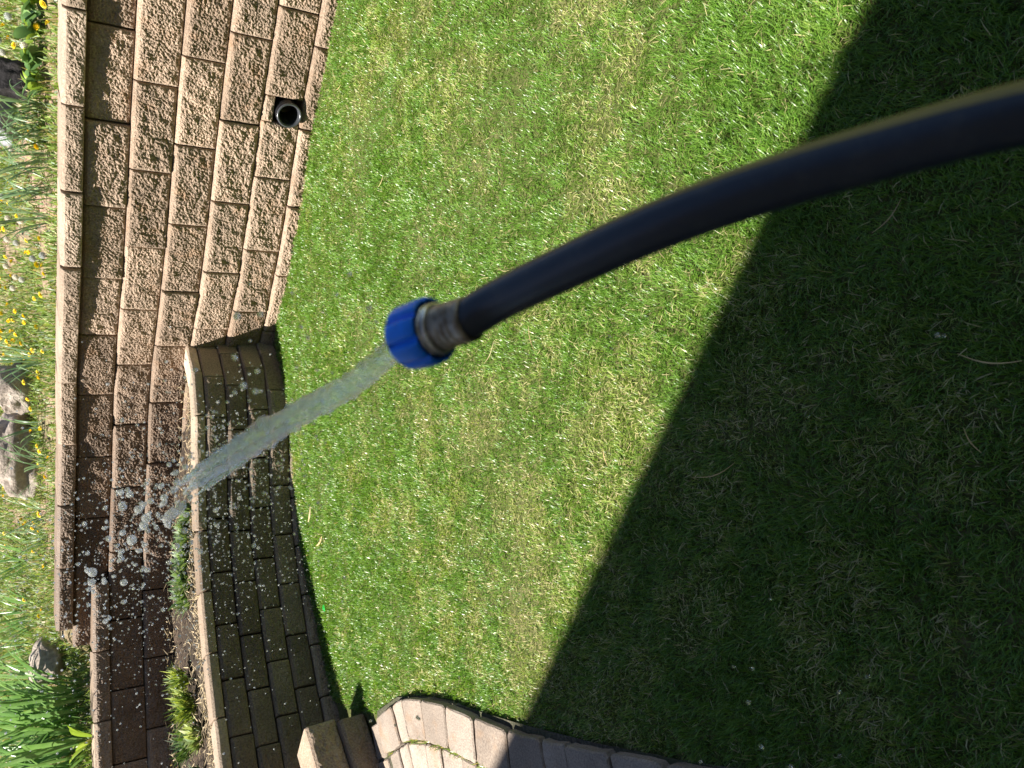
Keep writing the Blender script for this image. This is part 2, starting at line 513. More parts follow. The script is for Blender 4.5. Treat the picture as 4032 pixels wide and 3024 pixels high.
# top course and coping follow the upper line, the left end steps down
t_end = UPPER.near((-1.70, 5.85))
uo = UPPER.near((1.318, 4.165)) 
lay_course(wall, UPPER, 0.88, BH, BW, SB * 4, uo, t_end + 0.10, UPPER.l[-1] - 0.1, main_meshes, 'block')
lay_course(wall, UPPER, 1.081, 0.10, 0.43, SB * 5, UPPER.near((1.311, 4.04)), t_end + 0.22, UPPER.l[-1] - 0.1, cap_meshes, 'cap_block', depth_over=0.054)
lay_course(wall, MAIN, 0.881, 0.10, 0.43, SB * 4, tx(-1.22) + 0.0, 0.4, tx(-1.22) - 0.2, cap_meshes, 'cap_block', depth_over=0.03)
for o in wall.children:
    if o.name.startswith('block') and abs(o.location.z - 0.88) < 0.01 and o.location.x > 1.2:
        o.location.x += 0.013           # the coping juts out furthest at this end
        o.location.y += 0.017
    o.matrix_parent_inverse = wall_inv

low = empty('planter_wall', (-0.6, 4.6, 0))
low_inv = Matrix.Translation((0.6, -4.6, 0))
tag(low, 'low grey brown planter wall of thin stacked courses in shade before the tall wall', 'planter wall')
def not_end(tm, c): return c[0] > -0.02
def only_end(tm, c): return c[0] <= -0.02
for j in range(-1, 4):
    z = 0.05 + 0.115 * j
    ph = 0.145 * (j % 2) + 0.03 * (j % 3)
    lay_course(low, LOWER, z, 0.115, 0.29, 0.02 * j, ph, 0.2, LOWER.l[-1], low_meshes, 'block', skip=not_end, jit=0.004, slope=0.045)
    lay_course(low, LOWER, z, 0.115, 0.29, 0.02 * j, ph, 0.2, LOWER.l[-1] + 0.2, low_smooth, 'block', skip=only_end, jit=0.002, slope=0.045)
lay_course(low, LOWER, 0.511, 0.06, 0.33, 0.02 * 4, 0.1, 0.2, LOWER.l[-1] + 0.2, lowcap_meshes, 'cap_block', depth_over=0.012, jit=0.003, slope=0.045)
for o in low.children:
    o.matrix_parent_inverse = low_inv

# ------------------------------------------------------------------ drain pipe
def lathe(profile, seg=32, lobes=0, lobe_amp=0.0, lobe_range=None):
    V, F = [], []
    for k, (s, r_) in enumerate(profile):
        for i in range(seg):
            a = 2 * math.pi * i / seg
            rr = r_
            if lobes and lobe_range and lobe_range[0] <= k <= lobe_range[1]:
                c = abs(math.cos(a * lobes / 2))
                rr = r_ - lobe_amp * (1 - min(1, c * 1.9))
            V.append((rr * math.cos(a), rr * math.sin(a), s))
    for k in range(len(profile) - 1):
        for i in range(seg):
            i2 = (i + 1) % seg
            F.append((k * seg + i, k * seg + i2, (k + 1) * seg + i2, (k + 1) * seg + i))
    return V, F

def plastic(name, c, rough=0.4, spec=0.5):
    k = NT(name)
    v = k.coords()
    n_ = k.noise(v, 150.0, 4)
    col = k.mix((*c, 1), k.ramp(n_, [(0.3, (0.8, 0.8, 0.8)), (0.7, (1.1, 1.1, 1.1))]), 0.7, 'MULTIPLY')
    rr = k.n('MapRange', {0: n_, 3: rough - 0.08, 4: rough + 0.12}).outputs[0]
    return k.surf(k.bsdf(color=col, rough=rr, normal=k.bump(n_, 0.06, 0.001), spec=spec))
M_PIPE = plastic('black_pipe_plastic', (0.012, 0.012, 0.014), 0.28)
M_RIM = plastic('sunlit_pipe_rim', (0.055, 0.058, 0.065), 0.22, 0.8)  # grey of the sunlit rim is put into its colour
tm = phases[0] - 0.0675 - 0.008
pb, pbk = MAIN.at(tm), MAIN.back(tm)
pipe = empty('drain_pipe', (pb[0], pb[1], 0.08))
tag(pipe, 'black corrugated plastic drain pipe poking out low in the tall block wall', 'drain pipe')
prof = []
for k in range(14):
    s = -0.03 + 0.02 * k
    prof += [(s, 0.055), (s + 0.004, 0.060), (s + 0.012, 0.060), (s + 0.016, 0.055)]
v, f = lathe(prof, 28)
q = Vector((pbk[0], pbk[1], 0)).to_track_quat('Z', 'Y').to_euler()
mesh_obj('corrugated_tube', mesh_of('corrugated_tube', v, f, M_PIPE, True), pipe, (0, 0, 0.067), q, (1.1, 1.1, 1))
v, f = lathe([(0.26, 0.046), (-0.020, 0.046), (-0.032, 0.048), (-0.036, 0.052), (-0.036, 0.057), (-0.031, 0.060), (-0.024, 0.056)], 28)
mesh_obj('rim', mesh_of('rim', v, f, M_RIM, True), pipe, (0, 0, 0.067), q, (1.1, 1.1, 1))

# ------------------------------------------------------------------ pavers
patio = empty('patio', (-1.4, 2.6, 0))
tag(patio, kind='structure')
M_SAND = soil('joint_sand', [(0.05, 0.045, 0.035), (0.10, 0.09, 0.07), (0.17, 0.15, 0.12), (0.08, 0.09, 0.04)], 80.0)
sand = mesh_obj('sand_bed', mesh_of('sand_bed', [(x + 1.4, y - 2.6, 0.022) for x, y in [(-1.50, 3.36), (-1.36, 3.13), (-1.28, 2.90), (-1.22, 2.64), (-1.13, 2.16), (-1.04, 1.74), (-0.94, 1.34), (-0.78, 0.7), (-2.6, 0.7), (-2.6, 3.36)]],
                [tuple(range(10))], M_SAND), patio)

def paver(poly, z0, z1, ragged=0.003, bev=0.006):
    """a bevelled slab over a four-sided plan outline, with slightly worn edges"""
    P = []
    n = len(poly)
    for i in range(n):
        a, b = np.array(poly[i]), np.array(poly[(i + 1) % n])
        for t in (0.06, 0.3, 0.55, 0.8, 0.94):
            q = a + (b - a) * t
            P.append(q + np.array([random.uniform(-ragged, ragged), random.uniform(-ragged, ragged)]))
    P = np.array(P)
    c = P.mean(0)
    inn = c + (P - c) * (1 - bev / np.linalg.norm(P - c, axis=1)[:, None])
    m = len(P)
    tilt = (random.uniform(-0.012, 0.012), random.uniform(-0.012, 0.012))
    zz = lambda q: z1 + (q[0] - c[0]) * tilt[0] + (q[1] - c[1]) * tilt[1]
    V = [(p[0] - c[0], p[1] - c[1], z0) for p in P] + [(p[0] - c[0], p[1] - c[1], zz(p) - bev * 0.8) for p in P] + [(p[0] - c[0], p[1] - c[1], zz(p)) for p in inn]
    F = [tuple(2 * m + i for i in range(m))]
    for i in range(m):
        j = (i + 1) % m
        F += [(i, j, m + j, m + i), (m + i, m + j, 2 * m + j, 2 * m + i)]
    return V, F, c

def add_paver(poly, z1=0.055):
    poly = list(poly)
    a = sum(poly[i][0] * poly[(i + 1) % 4][1] - poly[(i + 1) % 4][0] * poly[i][1] for i in range(4))
    if a < 0: poly = poly[::-1]
    v, f, c = paver(poly, -0.005, z1 + random.uniform(-0.004, 0.004))
    o = mesh_obj('paver', mesh_of('paver', v, f, M_PAVER), patio, (c[0] + 1.4, c[1] - 2.6, 0))
    o['wet'] = 0.0
    return o
EDGE = Path([(-0.80, 0.85), (-0.86, 1.10), (-0.947, 1.36), (-1.019, 1.65), (-1.109, 1.985), (-1.153, 2.186), (-1.211, 2.616), (-1.256, 2.824), (-1.319, 3.018), (-1.40, 3.15), (-1.50, 3.30)], 8)
joints = [(-0.82, 0.93), (-0.89, 1.20), (-0.955, 1.44), (-1.019, 1.65), (-1.075, 1.852), (-1.109, 1.985), (-1.153, 2.186), (-1.185, 2.40), (-1.211, 2.616), (-1.256, 2.824), (-1.319, 3.018), (-1.381, 3.125), (-1.50, 3.30)]
tj = [EDGE.near(q) for q in joints]
for a, b in zip(tj[:-1], tj[1:]):
    g_ = 0.0035
    A, B = EDGE.at(a + g_), EDGE.at(b - g_)
    na_, nb_ = EDGE.back(a), EDGE.back(b)
    add_paver([A + na_ * 0.006, B + nb_ * 0.006, B + nb_ * 0.165, A + na_ * 0.165])
# second and third rows lie at a slant behind the border
for rw in range(1, 6):
    off0, off1 = 0.165 + 0.012 + (rw - 1) * 0.15, 0.165 + rw * 0.15
    t = 0.05 + 0.07 * (rw % 2)
    k = 0
    while t < EDGE.l[-1] + 0.02:
        w = [0.11, 0.19, 0.15, 0.23, 0.12][(k + rw) % 5]
        b = min(t + w, EDGE.l[-1] + 0.0)
        if b - t > 0.05:
            A, B, n1, n2 = EDGE.at(t + 0.004), EDGE.at(b - 0.004), EDGE.back(t), EDGE.back(b)
            add_paver([A + n1 * off0, B + n2 * off0, B + n2 * off1, A + n1 * off1], 0.05)
        t += w
        k += 1
for (x, y, w, h_, a) in [(-1.63, 3.34, 0.15, 0.13, 0.5), (-1.77, 3.26, 0.15, 0.14, 0.55), (-1.90, 3.16, 0.14, 0.14, 0.55)]:
    ca, sa = math.cos(a), math.sin(a)
    add_paver([(x + ca * u - sa * v_, y + sa * u + ca * v_) for u, v_ in ((-w / 2, -h_ / 2), (w / 2, -h_ / 2), (w / 2, h_ / 2), (-w / 2, h_ / 2))], 0.03)

# ------------------------------------------------------------------ rough step stones at the left edge
fd = np.array([-0.64, -0.768])          # along the face, away from the free corner
yaw = math.atan2(-fd[1], -fd[0])
def stone(name, corner, L, D, z, H, amp, seed, label):
    v, f = split_block(L, H, D, 50, 14, amp, seed, bev=0.012, top=0.012)
    c = np.array(corner) + fd * L / 2
    o = mesh_obj(name, mesh_of(name, v, f, M_STEP), None, (c[0], c[1], z), (0, 0, yaw))
    o['wet'] = 0.0
    return tag(o, label, 'stone block')
stone('step_stone', (-1.575, 3.555), 0.62, 0.26, 0.012, 0.125, 0.014, 130.0, 'brown rough stone block on the pavers under the sunlit stone')
stone('cap_stone', (-1.590, 3.610), 0.60, 0.235, 0.139, 0.145, 0.022, 140.0, 'pinkish rough stone with sunlit top lying on the brown block beside the pavers')

# ------------------------------------------------------------------ boulders on the bank
def boulder(name, x, y, sx, sy, sz, seed, mat, label, sink=0.3, rot=0.0, cuts=5):
    bm = bmesh.new()
    bmesh.ops.create_icosphere(bm, subdivisions=4, radius=1.0)
    rr = random.Random(seed)
    planes = []
    for _ in range(cuts):
        n_ = Vector((rr.uniform(-1, 1), rr.uniform(-1, 1), rr.uniform(-0.3, 1))).normalized()
        planes.append((n_, rr.uniform(0.55, 0.8)))
    for vtx in bm.verts:
        for n_, d in planes:
            h_ = vtx.co.dot(n_) - d
            if h_ > 0: vtx.co -= n_ * h_ * 0.85
        vtx.co *= 1 + 0.16 * noise.fractal(vtx.co * 2.2 + Vector((seed, 0, 0)), 0.8, 2, 5)
        vtx.co = Vector((vtx.co.x * sx, vtx.co.y * sy, vtx.co.z * sz))
    me = bpy.data.meshes.new(name)
    bm.to_mesh(me)
    bm.free()
    me.materials.append(mat)
    me.polygons.foreach_set('use_smooth', [True] * len(me.polygons))
    o = mesh_obj(name, me, None, (x, y, bed_z1(x, y) + sz * (1 - 2 * sink)), (0, 0, rot))
    return tag(o, label, 'boulder')
boulder('boulder', 1.66, 5.50, 0.14, 0.13, 0.13, 3, M_ROCKG, 'angular grey boulder half hidden by long narrow leaves', 0.2, 0.4)
boulder('boulder', 1.72, 4.92, 0.11, 0.11, 0.16, 8, M_ROCKB, 'black rough rock behind the round leaved weeds', 0.22, 1.0)
boulder('boulder', 0.08, 6.34, 0.18, 0.16, 0.16, 12, M_ROCK, 'smaller tan boulder with a dark hollow among the dandelions', 0.2, 0.6, 3)
boulder('boulder', -0.40, 6.56, 0.34, 0.22, 0.175, 31, M_ROCK, 'largest tan cracked boulder lying along the top of the bank', 0.2, 0.1, 3)
boulder('boulder', -1.92, 6.55, 0.19, 0.16, 0.15, 29, M_ROCK, 'weathered tan boulder in front of the iris leaves', 0.25, 0.3, 3)

# ------------------------------------------------------------------ leaves and plants
def strap_leaf(L, W, bend, seed, seg=8, fold=0.35, kink=None):
    """a long narrow leaf growing up +z and arching towards +y"""
    rr = random.Random(seed)
    V, F = [], []
    ang = 0.0
    p = Vector((0, 0, 0))
    for i in range(seg + 1):
        t = i / seg
        w = W * (0.55 + 0.9 * t) * (1 - t ** 3.0) ** 0.8 if t < 1 else 0.0008
        w = max(w, 0.0008)
        n_ = Vector((0, math.cos(ang), -math.sin(ang)))
        tw = rr.uniform(-0.05, 0.05)
        V += [p + Vector((-w / 2, 0, 0)) + n_ * (fold * w / 2), p + Vector((tw * w, 0, 0)), p + Vector((w / 2, 0, 0)) + n_ * (fold * w / 2)]
        ang += bend / seg * (0.4 + 1.2 * t)
        if kink and i == kink: ang += 1.5
        p = p + Vector((0, math.sin(ang), math.cos(ang))) * (L / seg)
    for i in range(seg):
        a = i * 3
        F += [(a, a + 1, a + 4, a + 3), (a + 1, a + 2, a + 5, a + 4)]
    return V, F

def leaf_set(nm, mat, specs):
    out = []
    for k, (L, W, b, kink) in enumerate(specs):
        v, f = strap_leaf(L, W, b, k, kink=kink)
        out.append(mesh_of(nm, v, f, mat, True))
    return out
iris_leaves = leaf_set('leaf', M_IRIS, [(0.62, 0.030, 0.5, None), (0.55, 0.034, 0.9, None), (0.70, 0.028, 0.35, None), (0.48, 0.030, 1.2, None), (0.58, 0.026, 0.7, None)])
lime_leaves = leaf_set('leaf', M_LIME, [(0.26, 0.024, 0.9, None), (0.30, 0.028, 1.2, None), (0.22, 0.02, 0.6, None)])
daff_leaves = leaf_set('leaf', M_DAFF, [(0.36, 0.013, 0.9, None), (0.42, 0.014, 0.5, None), (0.33, 0.012, 1.5, None), (0.38, 0.013, 0.7, 5), (0.28, 0.012, 1.2, None)])

def tuft(name, x, y, z, n, spread, leaves, lean, label, cat, group, smin=0.75, smax=1.15, azim=None):
    t = empty(name, (x, y, z))
    tag(t, label, cat, group)
    for i in range(n):
        a = random.uniform(0, 2 * math.pi)
        r_ = spread * math.sqrt(random.random())
        o = mesh_obj('leaf', leaves[random.randrange(len(leaves))], t)
        o.location = (r_ * math.cos(a), r_ * math.sin(a), -0.02)
        yaw = (a - math.pi / 2 + random.gauss(0, 0.5)) if azim is None else azim + random.gauss(0, 0.9)
        o.rotation_euler = (-abs(random.gauss(lean, 0.12)), random.gauss(0, 0.08), yaw)
        s = random.uniform(smin, smax)
        o.scale = (s, s, s)
    return t
IG = 'iris clump at the lower left of the bank'
for (x, y, n, sp, where) in [(-2.22, 6.52, 34, 0.13, 'iris clump with upright green leaves just left of the weathered boulder'),
                      (-2.47, 6.38, 40, 0.15, 'dense iris clump with upright leaves close behind the low coping'),
                      (-2.74, 6.30, 34, 0.14, 'iris clump with arching leaves at the picture corner behind the low coping'),
                      (-2.42, 6.78, 38, 0.16, 'iris clump with tall leaves in the second row behind the low coping'),
                      (-2.78, 6.72, 34, 0.16, 'iris clump with tall leaves in the second row at the picture corner'),
                      (-2.30, 7.12, 28, 0.16, 'farthest tall iris clump behind the weathered boulder'),
                      (-2.80, 7.10, 26, 0.16, 'farthest iris clump at the picture corner')]:
    x, y = x + 0.12, y - 0.34
    tuft('iris_plant', x, y, bed_z1(x, y), n, sp, iris_leaves, 0.18, where, 'iris', IG)
tuft('lily_shoot', -2.27, 5.84, bed_z1(-2.27, 5.86), 9, 0.03, lime_leaves, 0.45, 'small lime green leafy shoot just behind the low coping', 'shoot', None)
for (x, y, n, lab) in [(-1.62, 7.05, 22, 'green leafy clump above the stepped end of the coping'), (-1.20, 7.15, 22, 'green leafy clump to the left of the largest boulder'),
                       (-1.95, 7.45, 24, 'green leafy clump at the top of the bank behind the weathered boulder')]:
    y -= 0.2
    tuft('lily_clump', x, y, bed_z1(x, y), n, 0.14, iris_leaves, 0.35, lab, 'leafy clump', 'leafy clumps on the bank', 0.4, 0.65)
DG = 'narrow leaved tufts along the coping'
for k, (x, y, n, lab) in enumerate([(1.56, 4.72, 20, 'long narrow leaved tuft at the foot of the black rock'), (1.44, 4.78, 24, 'fullest narrow leaved tuft below the angular grey boulder'),
                  (1.30, 4.84, 20, 'narrow leaved tuft left of the angular grey boulder'), (1.17, 4.96, 15, 'thin narrow leaved tuft with one snapped leaf behind the coping'),
                  (1.02, 5.08, 10, 'sparse narrow leaved tuft beside the dandelion patch'),
                  (0.26, 5.95, 17, 'dark narrow leaved tuft growing before the smaller tan boulder'), (-0.18, 6.12, 9, 'few narrow leaves before the right end of the largest boulder'),
                  (-0.47, 6.14, 10, 'narrow leaved tuft before the middle of the largest boulder'), (-0.80, 6.28, 13, 'narrow leaved tuft at the left end of the largest boulder'),
                  (-0.98, 6.34, 9, 'narrow leaved tuft left of the largest boulder')]):
    tuft('narrow_leaf_tuft', x, y, bed_z1(x, y), n, 0.06, daff_leaves, 0.30, lab, 'leaf tuft', DG, azim=math.pi * 0.5 if k < 5 else None)

def oval_leaf(L, W, mat, nm='leaf'):
    V, F = [], []
    seg = 6
    for i in range(seg + 1):
        t = i / seg
        w = W * math.sin(math.pi * min(1, 0.08 + 0.92 * t)) ** 0.8 if t < 1 else 0.002
        z = 0.25 * L * math.sin(t * 2.2)
        V += [(-w / 2, L * t, z + 0.12 * w), (0, L * t, z), (w / 2, L * t, z + 0.12 * w)]
    for i in range(seg):
        a = i * 3
        F += [(a, a + 1, a + 4, a + 3), (a + 1, a + 2, a + 5, a + 4)]
    return mesh_of(nm, V, F, mat, True)
M_BROAD = plain_leaf('broad_leaf', (0.10, 0.20, 0.06), (0.16, 0.29, 0.09), 0.35, 0.4)
broad = [oval_leaf(0.12, 0.055, M_BROAD), oval_leaf(0.09, 0.05, M_BROAD), oval_leaf(0.10, 0.035, M_LIME)]
for (x, y, lab) in [(1.84, 4.52, 'round leaved weed behind the coping at the top of the picture'), (1.72, 4.52, 'round leaved weed below the black rock'), (1.93, 4.44, 'round leaved weed at the picture edge beside the coping'),
                    (1.64, 4.62, 'round leaved weed between the black rock and the narrow leaved tufts')]:
    t = empty('broadleaf_weed', (x, y, bed_z1(x, y)))
    tag(t, lab, 'weed', 'round leaved weeds behind the coping')
    for i in range(14):
        a = i * 2.4 + random.uniform(-0.3, 0.3)
        o = mesh_obj('leaf', broad[random.randrange(3)], t, (random.uniform(-.04, .04), random.uniform(-.04, .04), random.uniform(0.0, 0.05)),
                     (random.uniform(0.0, 0.7), random.uniform(-.3, .3), a))
        s = random.uniform(0.7, 1.15)
        o.scale = (s, s, s)

# dandelions: flower heads and seed heads
def dandelion_head():
    V, F = [], []
    for ring, (n, r0, r1, z0, z1, w) in enumerate([(18, 0.002, 0.019, 0.0, 0.005, 0.0052), (15, 0.002, 0.014, 0.003, 0.011, 0.0046), (11, 0.001, 0.008, 0.006, 0.014, 0.0040)]):
        for i in range(n):
            a = 2 * math.pi * (i + 0.5 * ring) / n
            c, s = math.cos(a), math.sin(a)
            b = len(V)
            for rr, zz, ww in ((r0, z0, w * 0.5), (r1 * 0.7, z1 * 0.9, w), (r1, z1, w * 0.7)):
                V += [(rr * c - ww / 2 * s, rr * s + ww / 2 * c, zz), (rr * c + ww / 2 * s, rr * s - ww / 2 * c, zz)]
            F += [(b, b + 1, b + 3, b + 2), (b + 2, b + 3, b + 5, b + 4)]
    return mesh_of('flower_head', V, F, M_YELLOW)
def stem_mesh(L, r_=0.0017):
    V, F = [], []
    for k in range(4):
        t = k / 3
        for i in range(5):
            a = 2 * math.pi * i / 5
            V.append((r_ * math.cos(a) + 0.012 * t * t, r_ * math.sin(a), L * t))
    for k in range(3):
        for i in range(5):
            j = (i + 1) % 5
            F.append((k * 5 + i, k * 5 + j, k * 5 + 5 + j, k * 5 + 5 + i))
    return mesh_of('stem', V, F, M_STEM, True)
def fluff_head():
    V, F = [], []
    n = 60
    for i in range(n):
        z = 1 - 2 * (i + 0.5) / n
        a = i * 2.39996
        d = Vector((math.sqrt(1 - z * z) * math.cos(a), math.sqrt(1 - z * z) * math.sin(a), z))
        u = d.orthogonal().normalized()
        w = d.cross(u)
        b = len(V)
        p = d * 0.018
        V += [d * 0.003, p + u * 0.0035, p + w * 0.0035, p - u * 0.0035, p - w * 0.0035]
        F += [(b, b + 1, b + 3), (b + 1, b + 2, b + 3, b + 4)]
    return mesh_of('seed_head', V, F, M_FLUFF)
HEAD, STEM, FLUFF = dandelion_head(), stem_mesh(0.07), fluff_head()
dand = [(1.88, 4.28), (1.84, 4.47), (1.78, 4.27), (2.04, 5.07), (1.98, 5.01), (1.92, 4.92), (1.45, 4.87), (1.37, 4.8), (1.36, 5.64), (1.31, 5.61), (1.23, 5.37), (1.33, 5.98), (1.24, 5.71), (1.25, 6.13), (1.13, 5.54), (1.12, 5.63), (1.14, 5.72), (1.13, 6.04), (1.13, 6.2), (0.93, 5.32), (0.9, 5.02), (0.87, 5.39), (0.89, 5.65), (0.98, 6.24), (0.79, 5.2), (1.03, 6.33), (0.79, 5.22), (0.73, 5.16), (0.89, 6.29), (0.84, 6.37), (0.79, 6.34), (0.85, 6.23), (0.62, 5.31), (0.6, 5.49), (0.63, 6.33), (0.58, 6.29), (0.61, 6.44), (0.58, 6.1), (0.56, 5.99), (0.55, 6.43), (0.54, 6.4), (0.48, 5.98), (0.48, 5.78), (0.47, 6.45), (0.45, 6.34), (0.44, 6.17), (0.41, 6.48), (0.4, 6.37), (0.38, 6.53), (0.31, 5.97), (0.3, 5.59), (0.28, 5.99), (0.17, 5.93), (0.14, 5.84), (0.12, 6.12), (0.06, 7.0), (0.03, 6.94), (0.01, 6.15), (-0.04, 6.92), (-0.07, 6.08), (-0.26, 7.19), (-0.22, 6.11), (-0.22, 5.99), (-0.3, 6.01), (-0.4, 5.92), (-0.35, 6.03), (-0.44, 6.14), (-0.51, 6.05), (-0.77, 7.25), (-0.90, 6.8), (-0.88, 6.58), (-0.79, 6.23), (-0.72, 7.31), (-0.95, 6.71), (-0.79, 6.22), (-0.89, 6.68), (-0.91, 6.51), (-1.08, 7.35), (-1.03, 7.24), (-0.92, 6.28), (-1.15, 7.23), (-1.08, 6.46), (-1.17, 6.29), (-1.45, 6.26), (-1.49, 6.83), (-1.49, 6.27), (-1.83, 6.68)]
for k in range(26):
    dand.append((random.uniform(0.2, 1.3), random.uniform(5.9, 7.4)))
for (x, y) in dand:
    t = empty('dandelion', (x, y, bed_z1(x, y)))
    t.rotation_euler = (random.gauss(0.12, 0.15), random.gauss(0, 0.2), random.uniform(0, 6.28))
    zone = ('yellow dandelion flower near the black rock and round leaved weeds' if x > 1.6 else 'yellow dandelion flower in the narrow leaved tufts' if x > 1.3 and y < 5.2 else
            'yellow dandelion flower close behind the coping of the sunny wall' if x > 0.3 and y < 5.75 else 'yellow dandelion flower in the thick patch high on the bank' if x > 0.2 else
            'yellow dandelion flower before or beside the smaller tan boulder' if x > -0.16 else 'yellow dandelion flower before or beside the largest boulder' if x > -1.0 else
            'yellow dandelion flower above the stepped end of the coping')
    tag(t, zone, 'dandelion', 'yellow dandelions dotting the bank')
    s = random.uniform(0.7, 1.05)
    L = random.uniform(0.6, 1.2)
    mesh_obj('stem', STEM, t, (0, 0, -0.005), None, (1, 1, L))
    mesh_obj('flower_head', HEAD, t, (0.012, 0, 0.07 * L - 0.006), (random.uniform(0.2, 0.6), random.uniform(-.3, .3), 0), (s, s, s))
for (x, y) in [(1.9, 5.04), (1.44, 5.29), (1.26, 5.75), (1.14, 5.81), (1.03, 5.31), (1.96, 4.69), (2.0, 5.13), (1.74, 4.48), (0.74, 5.72), (0.77, 4.9), (0.87, 6.06), (0.72, 6.01), (0.79, 5.16), (0.77, 5.83), (0.95, 5.6), (1.02, 5.9)]:
    t = empty('dandelion_clock', (x, y, bed_z1(x, y)))
    tag(t, 'white fluffy dandelion seed head among the yellow flowers', 'seed head', 'dandelion seed heads on the bank')
    mesh_obj('stem', STEM, t, (0, 0, -0.005), None, (1, 1, 1.3))
    mesh_obj('seed_head', FLUFF, t, (0.012, 0, 0.098))

# ------------------------------------------------------------------ blades: one builder for lawn and ground cover
def blades(x, y, z, L, W, yaw, lean, curl, cols):
    n = len(x)
    dx, dy = np.cos(yaw), np.sin(yaw)
    px, py = -dy, dx
    def pt(t, ang):
        return ang
    a1 = lean
    a2 = lean + curl
    m = 0.55
    bx, by, bz = x, y, z
    mx = bx + dx * np.sin(a1) * L * m
    my = by + dy * np.sin(a1) * L * m
    mz = bz + np.cos(a1) * L * m
    ex = mx + dx * np.sin(a2) * L * (1 - m)
    ey = my + dy * np.sin(a2) * L * (1 - m)
    ez = mz + np.cos(a2) * L * (1 - m)
    h_ = W / 2
    V = np.empty((n, 5, 3), np.float32)
    V[:, 0] = np.stack([bx - px * h_, by - py * h_, bz], 1)
    V[:, 1] = np.stack([bx + px * h_, by + py * h_, bz], 1)
    V[:, 2] = np.stack([mx + px * h_ * 0.9, my + py * h_ * 0.9, mz], 1)
    V[:, 3] = np.stack([mx - px * h_ * 0.9, my - py * h_ * 0.9, mz], 1)
    V[:, 4] = np.stack([ex, ey, np.maximum(ez, bz * 0 + z + 0.001)], 1)
    b = np.arange(n) * 5
    Q = np.stack([b, b + 1, b + 2, b + 3], 1)
    T = np.stack([b + 3, b + 2, b + 4], 1)
    C = np.repeat(cols, 5, axis=0)
    return V.reshape(-1, 3), Q, T, C

def in_poly(X, Y, poly):
    ins = np.zeros(X.shape, bool)
    j = len(poly) - 1
    for i in range(len(poly)):
        xi, yi = poly[i]
        xj, yj = poly[j]
        c = ((yi > Y) != (yj > Y)) & (X < (xj - xi) * (Y - yi) / (yj - yi + 1e-12) + xi)
        ins ^= c
        j = i
    return ins

LAWN = [(3.4, 2.45), (1.92, 3.645), (1.46, 4.035), (1.03, 4.335), (0.64, 4.64), (0.44, 4.87), (0.30, 4.97), (0.26, 4.90), (0.12, 4.76), (-0.14, 4.66), (-0.53, 4.63), (-0.85, 4.55), (-1.02, 4.46),
        (-1.21, 4.36), (-1.48, 4.18), (-1.66, 4.0), (-1.60, 3.62), (-1.56, 3.52), (-1.52, 3.36), (-1.40, 3.16), (-1.315, 3.02), (-1.253, 2.824), (-1.207, 2.616), (-1.15, 2.186),
        (-1.105, 1.985), (-1.015, 1.65), (-0.945, 1.36), (-0.855, 1.10), (-0.78, 0.8), (-0.7, -0.3), (3.4, -0.3)]

def lawn_cols(x, y, n, r_):
    dry = value_noise(x, y, 2.6, 31) * 0.34 + value_noise(x, y, 8.0, 32) * 0.33 + value_noise(x, y, 30.0, 33) * 0.33
    dry = sstep(0.44, 0.76, dry)
    u = r_.random(n)
    g1 = np.array([0.072, 0.185, 0.016])
    g2 = np.array([0.165, 0.320, 0.038])
    g3 = np.array([0.315, 0.470, 0.105])
    st = np.array([0.56, 0.50, 0.24])
    t = r_.random(n)[:, None] * (0.75 + 0.45 * dry[:, None])
    t = np.clip(t, 0, 1)
    c = np.where(t < 0.45, g1 + (g2 - g1) * (t / 0.45), g2 + (g3 - g2) * ((t - 0.45) / 0.55))
    c = c * (1 + dry[:, None] * np.array([0.30, 0.06, 0.15]))
    s = (u < 0.02 + 0.13 * dry)[:, None]
    c = np.where(s, st * (0.6 + 0.6 * r_.random(n)[:, None]), c)
    return c, dry, s[:, 0]

def lawn(n_mult=1.0):
    X, Y = [], []
    for (y0, y1, dens) in [(-0.3, 0.35, 5000), (0.35, 0.8, 62000), (0.8, 1.3, 60000), (1.3, 2.0, 50000), (2.0, 2.9, 38000), (2.9, 3.7, 30000), (3.7, 4.85, 26000)]:
        A = (3.4 + 1.7) * (y1 - y0)
        n = int(A * dens * n_mult)
        x = rng.uniform(-1.7, 3.4, n)
        y = rng.uniform(y0, y1, n)
        depth = y * 0.839 + 1.4 * 0.545
        vis = (abs(x) < depth * 0.56 + 0.12)
        k = in_poly(x, y, LAWN) & (vis | (rng.random(n) < 0.10))
        X.append(x[k])
        Y.append(y[k])
    x, y = np.concatenate(X), np.concatenate(Y)
    n = len(x)
    print('blades', n)
    c, dry, straw = lawn_cols(x, y, n, rng)
    far = sstep(1.0, 4.5, y)
    L = rng.uniform(0.013, 0.029, n) * (1 - 0.25 * dry) * (0.8 + 0.5 * value_noise(x, y, 9.0, 44))
    L *= 1 + 0.35 * (1 - sstep(0.8, 2.0, y))
    W = rng.uniform(0.0012, 0.0022, n) * (1 + 1.0 * far)
    yaw = value_noise(x, y, 11.0, 41) * 14 + rng.normal(0, 1.2, n)
    lean = np.clip(rng.normal(0.55, 0.34, n) + straw * 0.5, 0.05, 1.5)
    curl = rng.uniform(0.1, 1.0, n)
    z = np.where(straw, rng.uniform(0.0, 0.014, n), 0.0) + 0.002
    return blades(x, y, z, L, W, yaw, lean, curl, c)
V, Q, T, C = lawn(1.0)
grass = mesh_obj('grass', big_mesh('grass', V, Q, T, M_GRASS, C))
tag(grass, 'short mown green lawn grass flecked with dry straw coloured patches', 'grass', kind='stuff')

